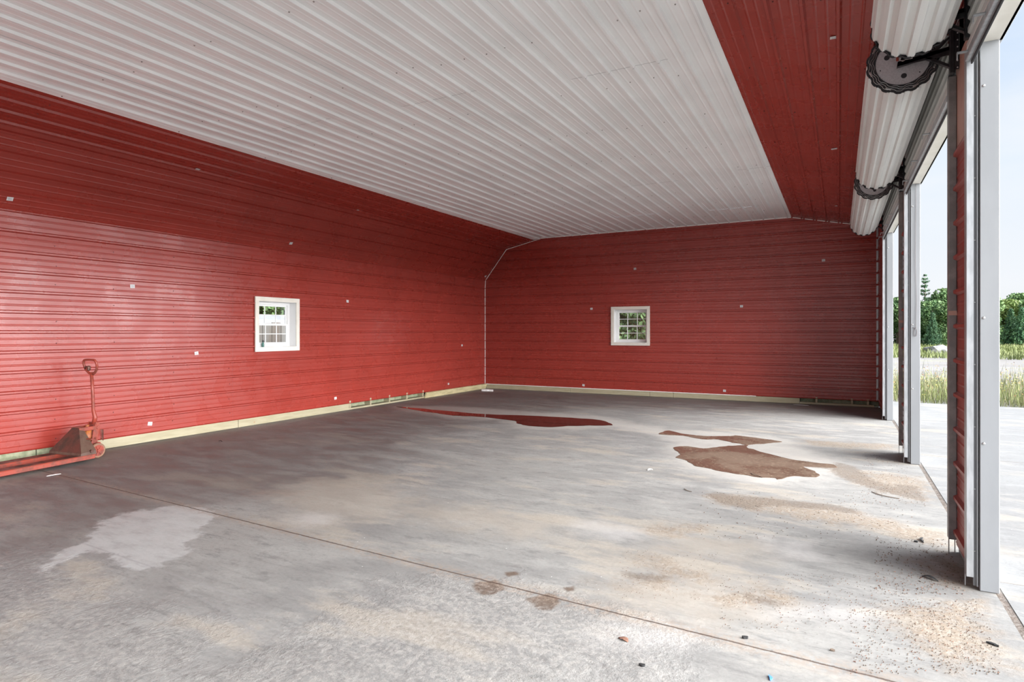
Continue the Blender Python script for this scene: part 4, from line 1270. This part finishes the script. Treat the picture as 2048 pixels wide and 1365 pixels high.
scrap('plastic_bag_scrap', 975, 783, .30, .10, .05, M['whitep'], 'crumpled clear plastic scrap on the floor in the far corner', 'scrap', R(10), .0, 14)
scrap('bark_chip', 1985, 1291, .05, .014, .008, M['charcoal'], 'dark chip on the slab edge lower right', 'scrap', R(-20), 0, 15)
scrap('paper_strip', 1602, 811, .28, .04, .004, M['whitep'], 'pale flat strip on the dark floor before the end wall', 'scrap', R(0), .004, 16)
scrap('twig', 1375, 982, .12, .006, .005, M['twig'], 'short dark twig left of the sandy streak', 'twig', R(-40), .002, 17)

# fine chips blown in at the slab edge
r_ = random.Random(8); mb = MB()
def chips(n, px0, px1, py0, py1, s0, s1):
    for k in range(n):
        px = r_.uniform(px0, px1); py = r_.uniform(py0, py1); p = fl(px, py)
        if p.x > XR-.03: continue
        s = r_.uniform(s0, s1); Mx = Matrix.Translation((p.x, p.y, .0035)) @ Matrix.Rotation(r_.uniform(0, PI), 4, 'Z')
        mb.box((-s, -s*.35, -.0025), (s, s*.35, s*.3), r_.choice((0, 0, 1)), Mx)
chips(420, 1750, 1930, 1080, 1190, .0014, .0042); chips(900, 1700, 2000, 1200, 1350, .001, .0030); chips(260, 1720, 1835, 905, 1010, .0014, .004)
chips(700, 1440, 1900, 1150, 1260, .0008, .0024); chips(300, 1400, 1850, 985, 1080, .0015, .004); chips(160, 1230, 1440, 1100, 1200, .0008, .002)
o = mb.build('blown_in_debris', [M['twig'], M['leafb']]); tag(o, 'fine brown chips and grit blown in along the slab edge by the posts', 'debris', kind='stuff')

# ------------------------------------------------------------------ sky and light
GLOW = 10.5
w = bpy.data.worlds.new('sky'); S.world = w; w.use_nodes = True; nt = w.node_tree; nt.nodes.clear()
tc = nt.nodes.new('ShaderNodeTexCoord'); sp = nt.nodes.new('ShaderNodeSeparateXYZ'); nt.links.new(tc.outputs['Generated'], sp.inputs[0])
rp = nt.nodes.new('ShaderNodeValToRGB'); nt.links.new(sp.outputs['Z'], rp.inputs['Fac'])
e = rp.color_ramp.elements
e[0].position = 0.0; e[0].color = (0.86, 0.88, 0.90, 1)
e[1].position = 1.0; e[1].color = (0.45, 0.62, 0.92, 1)
x = e.new(.06); x.color = (0.90, 0.93, 0.97, 1)
x = e.new(.22); x.color = (0.78, 0.88, 1.0, 1)
x = e.new(.42); x.color = (0.52, 0.70, 0.97, 1)
nz = nt.nodes.new('ShaderNodeTexNoise'); nz.inputs['Scale'].default_value = 2.2; nz.inputs['Detail'].default_value = 5
mpn = nt.nodes.new('ShaderNodeMapping'); mpn.inputs['Scale'].default_value = (1, 1, 3); nt.links.new(tc.outputs['Generated'], mpn.inputs[0]); nt.links.new(mpn.outputs[0], nz.inputs['Vector'])
mr = nt.nodes.new('ShaderNodeMapRange'); mr.interpolation_type = 'SMOOTHSTEP'; nt.links.new(nz.outputs['Fac'], mr.inputs[0])
mr.inputs[1].default_value = .42; mr.inputs[2].default_value = .68; mr.inputs[4].default_value = .7
mxx = nt.nodes.new('ShaderNodeMix'); mxx.data_type = 'RGBA'; nt.links.new(mr.outputs[0], mxx.inputs[0]); nt.links.new(rp.outputs[0], mxx.inputs[6]); mxx.inputs[7].default_value = (0.93, 0.95, 0.98, 1)
# broad bright patch of thin cloud around the veiled sun, out of view beyond the door side
SUN_AZ, SUN_EL = 92, 11
sv = Vector((math.sin(R(SUN_AZ))*math.cos(R(SUN_EL)), math.cos(R(SUN_AZ))*math.cos(R(SUN_EL)), math.sin(R(SUN_EL))))
dt = nt.nodes.new('ShaderNodeVectorMath'); dt.operation = 'DOT_PRODUCT'; nt.links.new(tc.outputs['Generated'], dt.inputs[0]); dt.inputs[1].default_value = sv
gl = nt.nodes.new('ShaderNodeMapRange'); gl.interpolation_type = 'SMOOTHSTEP'; nt.links.new(dt.outputs['Value'], gl.inputs[0])
gl.inputs[1].default_value = .42; gl.inputs[2].default_value = 1.0; gl.inputs[3].default_value = 0.49; gl.inputs[4].default_value = GLOW
gw = nt.nodes.new('ShaderNodeMapRange'); nt.links.new(gl.outputs[0], gw.inputs[0]); gw.inputs[1].default_value = .49; gw.inputs[2].default_value = 1.6
mw = nt.nodes.new('ShaderNodeMix'); mw.data_type = 'RGBA'; nt.links.new(gw.outputs[0], mw.inputs[0]); nt.links.new(mxx.outputs[2], mw.inputs[6]); mw.inputs[7].default_value = (.97, .98, 1.0, 1)
bg = nt.nodes.new('ShaderNodeBackground'); nt.links.new(mw.outputs[2], bg.inputs['Color']); nt.links.new(gl.outputs[0], bg.inputs['Strength'])
ow = nt.nodes.new('ShaderNodeOutputWorld'); nt.links.new(bg.outputs[0], ow.inputs[0])
w.cycles.sampling_method = 'MANUAL'; w.cycles.sample_map_resolution = 512

S.view_settings.view_transform = 'Standard'; S.view_settings.look = 'None'; S.view_settings.gamma = 1; S.view_settings.use_curve_mapping = False
S.view_settings.exposure = 1.05
S.cycles.max_bounces = 7; S.cycles.diffuse_bounces = 4; S.cycles.glossy_bounces = 3; S.cycles.transparent_max_bounces = 12
S.cycles.use_denoising = True
S.cycles.use_guiding = True
S.cycles.use_adaptive_sampling = True; S.cycles.adaptive_threshold = 0.03; S.cycles.adaptive_min_samples = 48
S.cycles.sample_clamp_indirect = 4
S.cycles.blur_glossy = 1.0
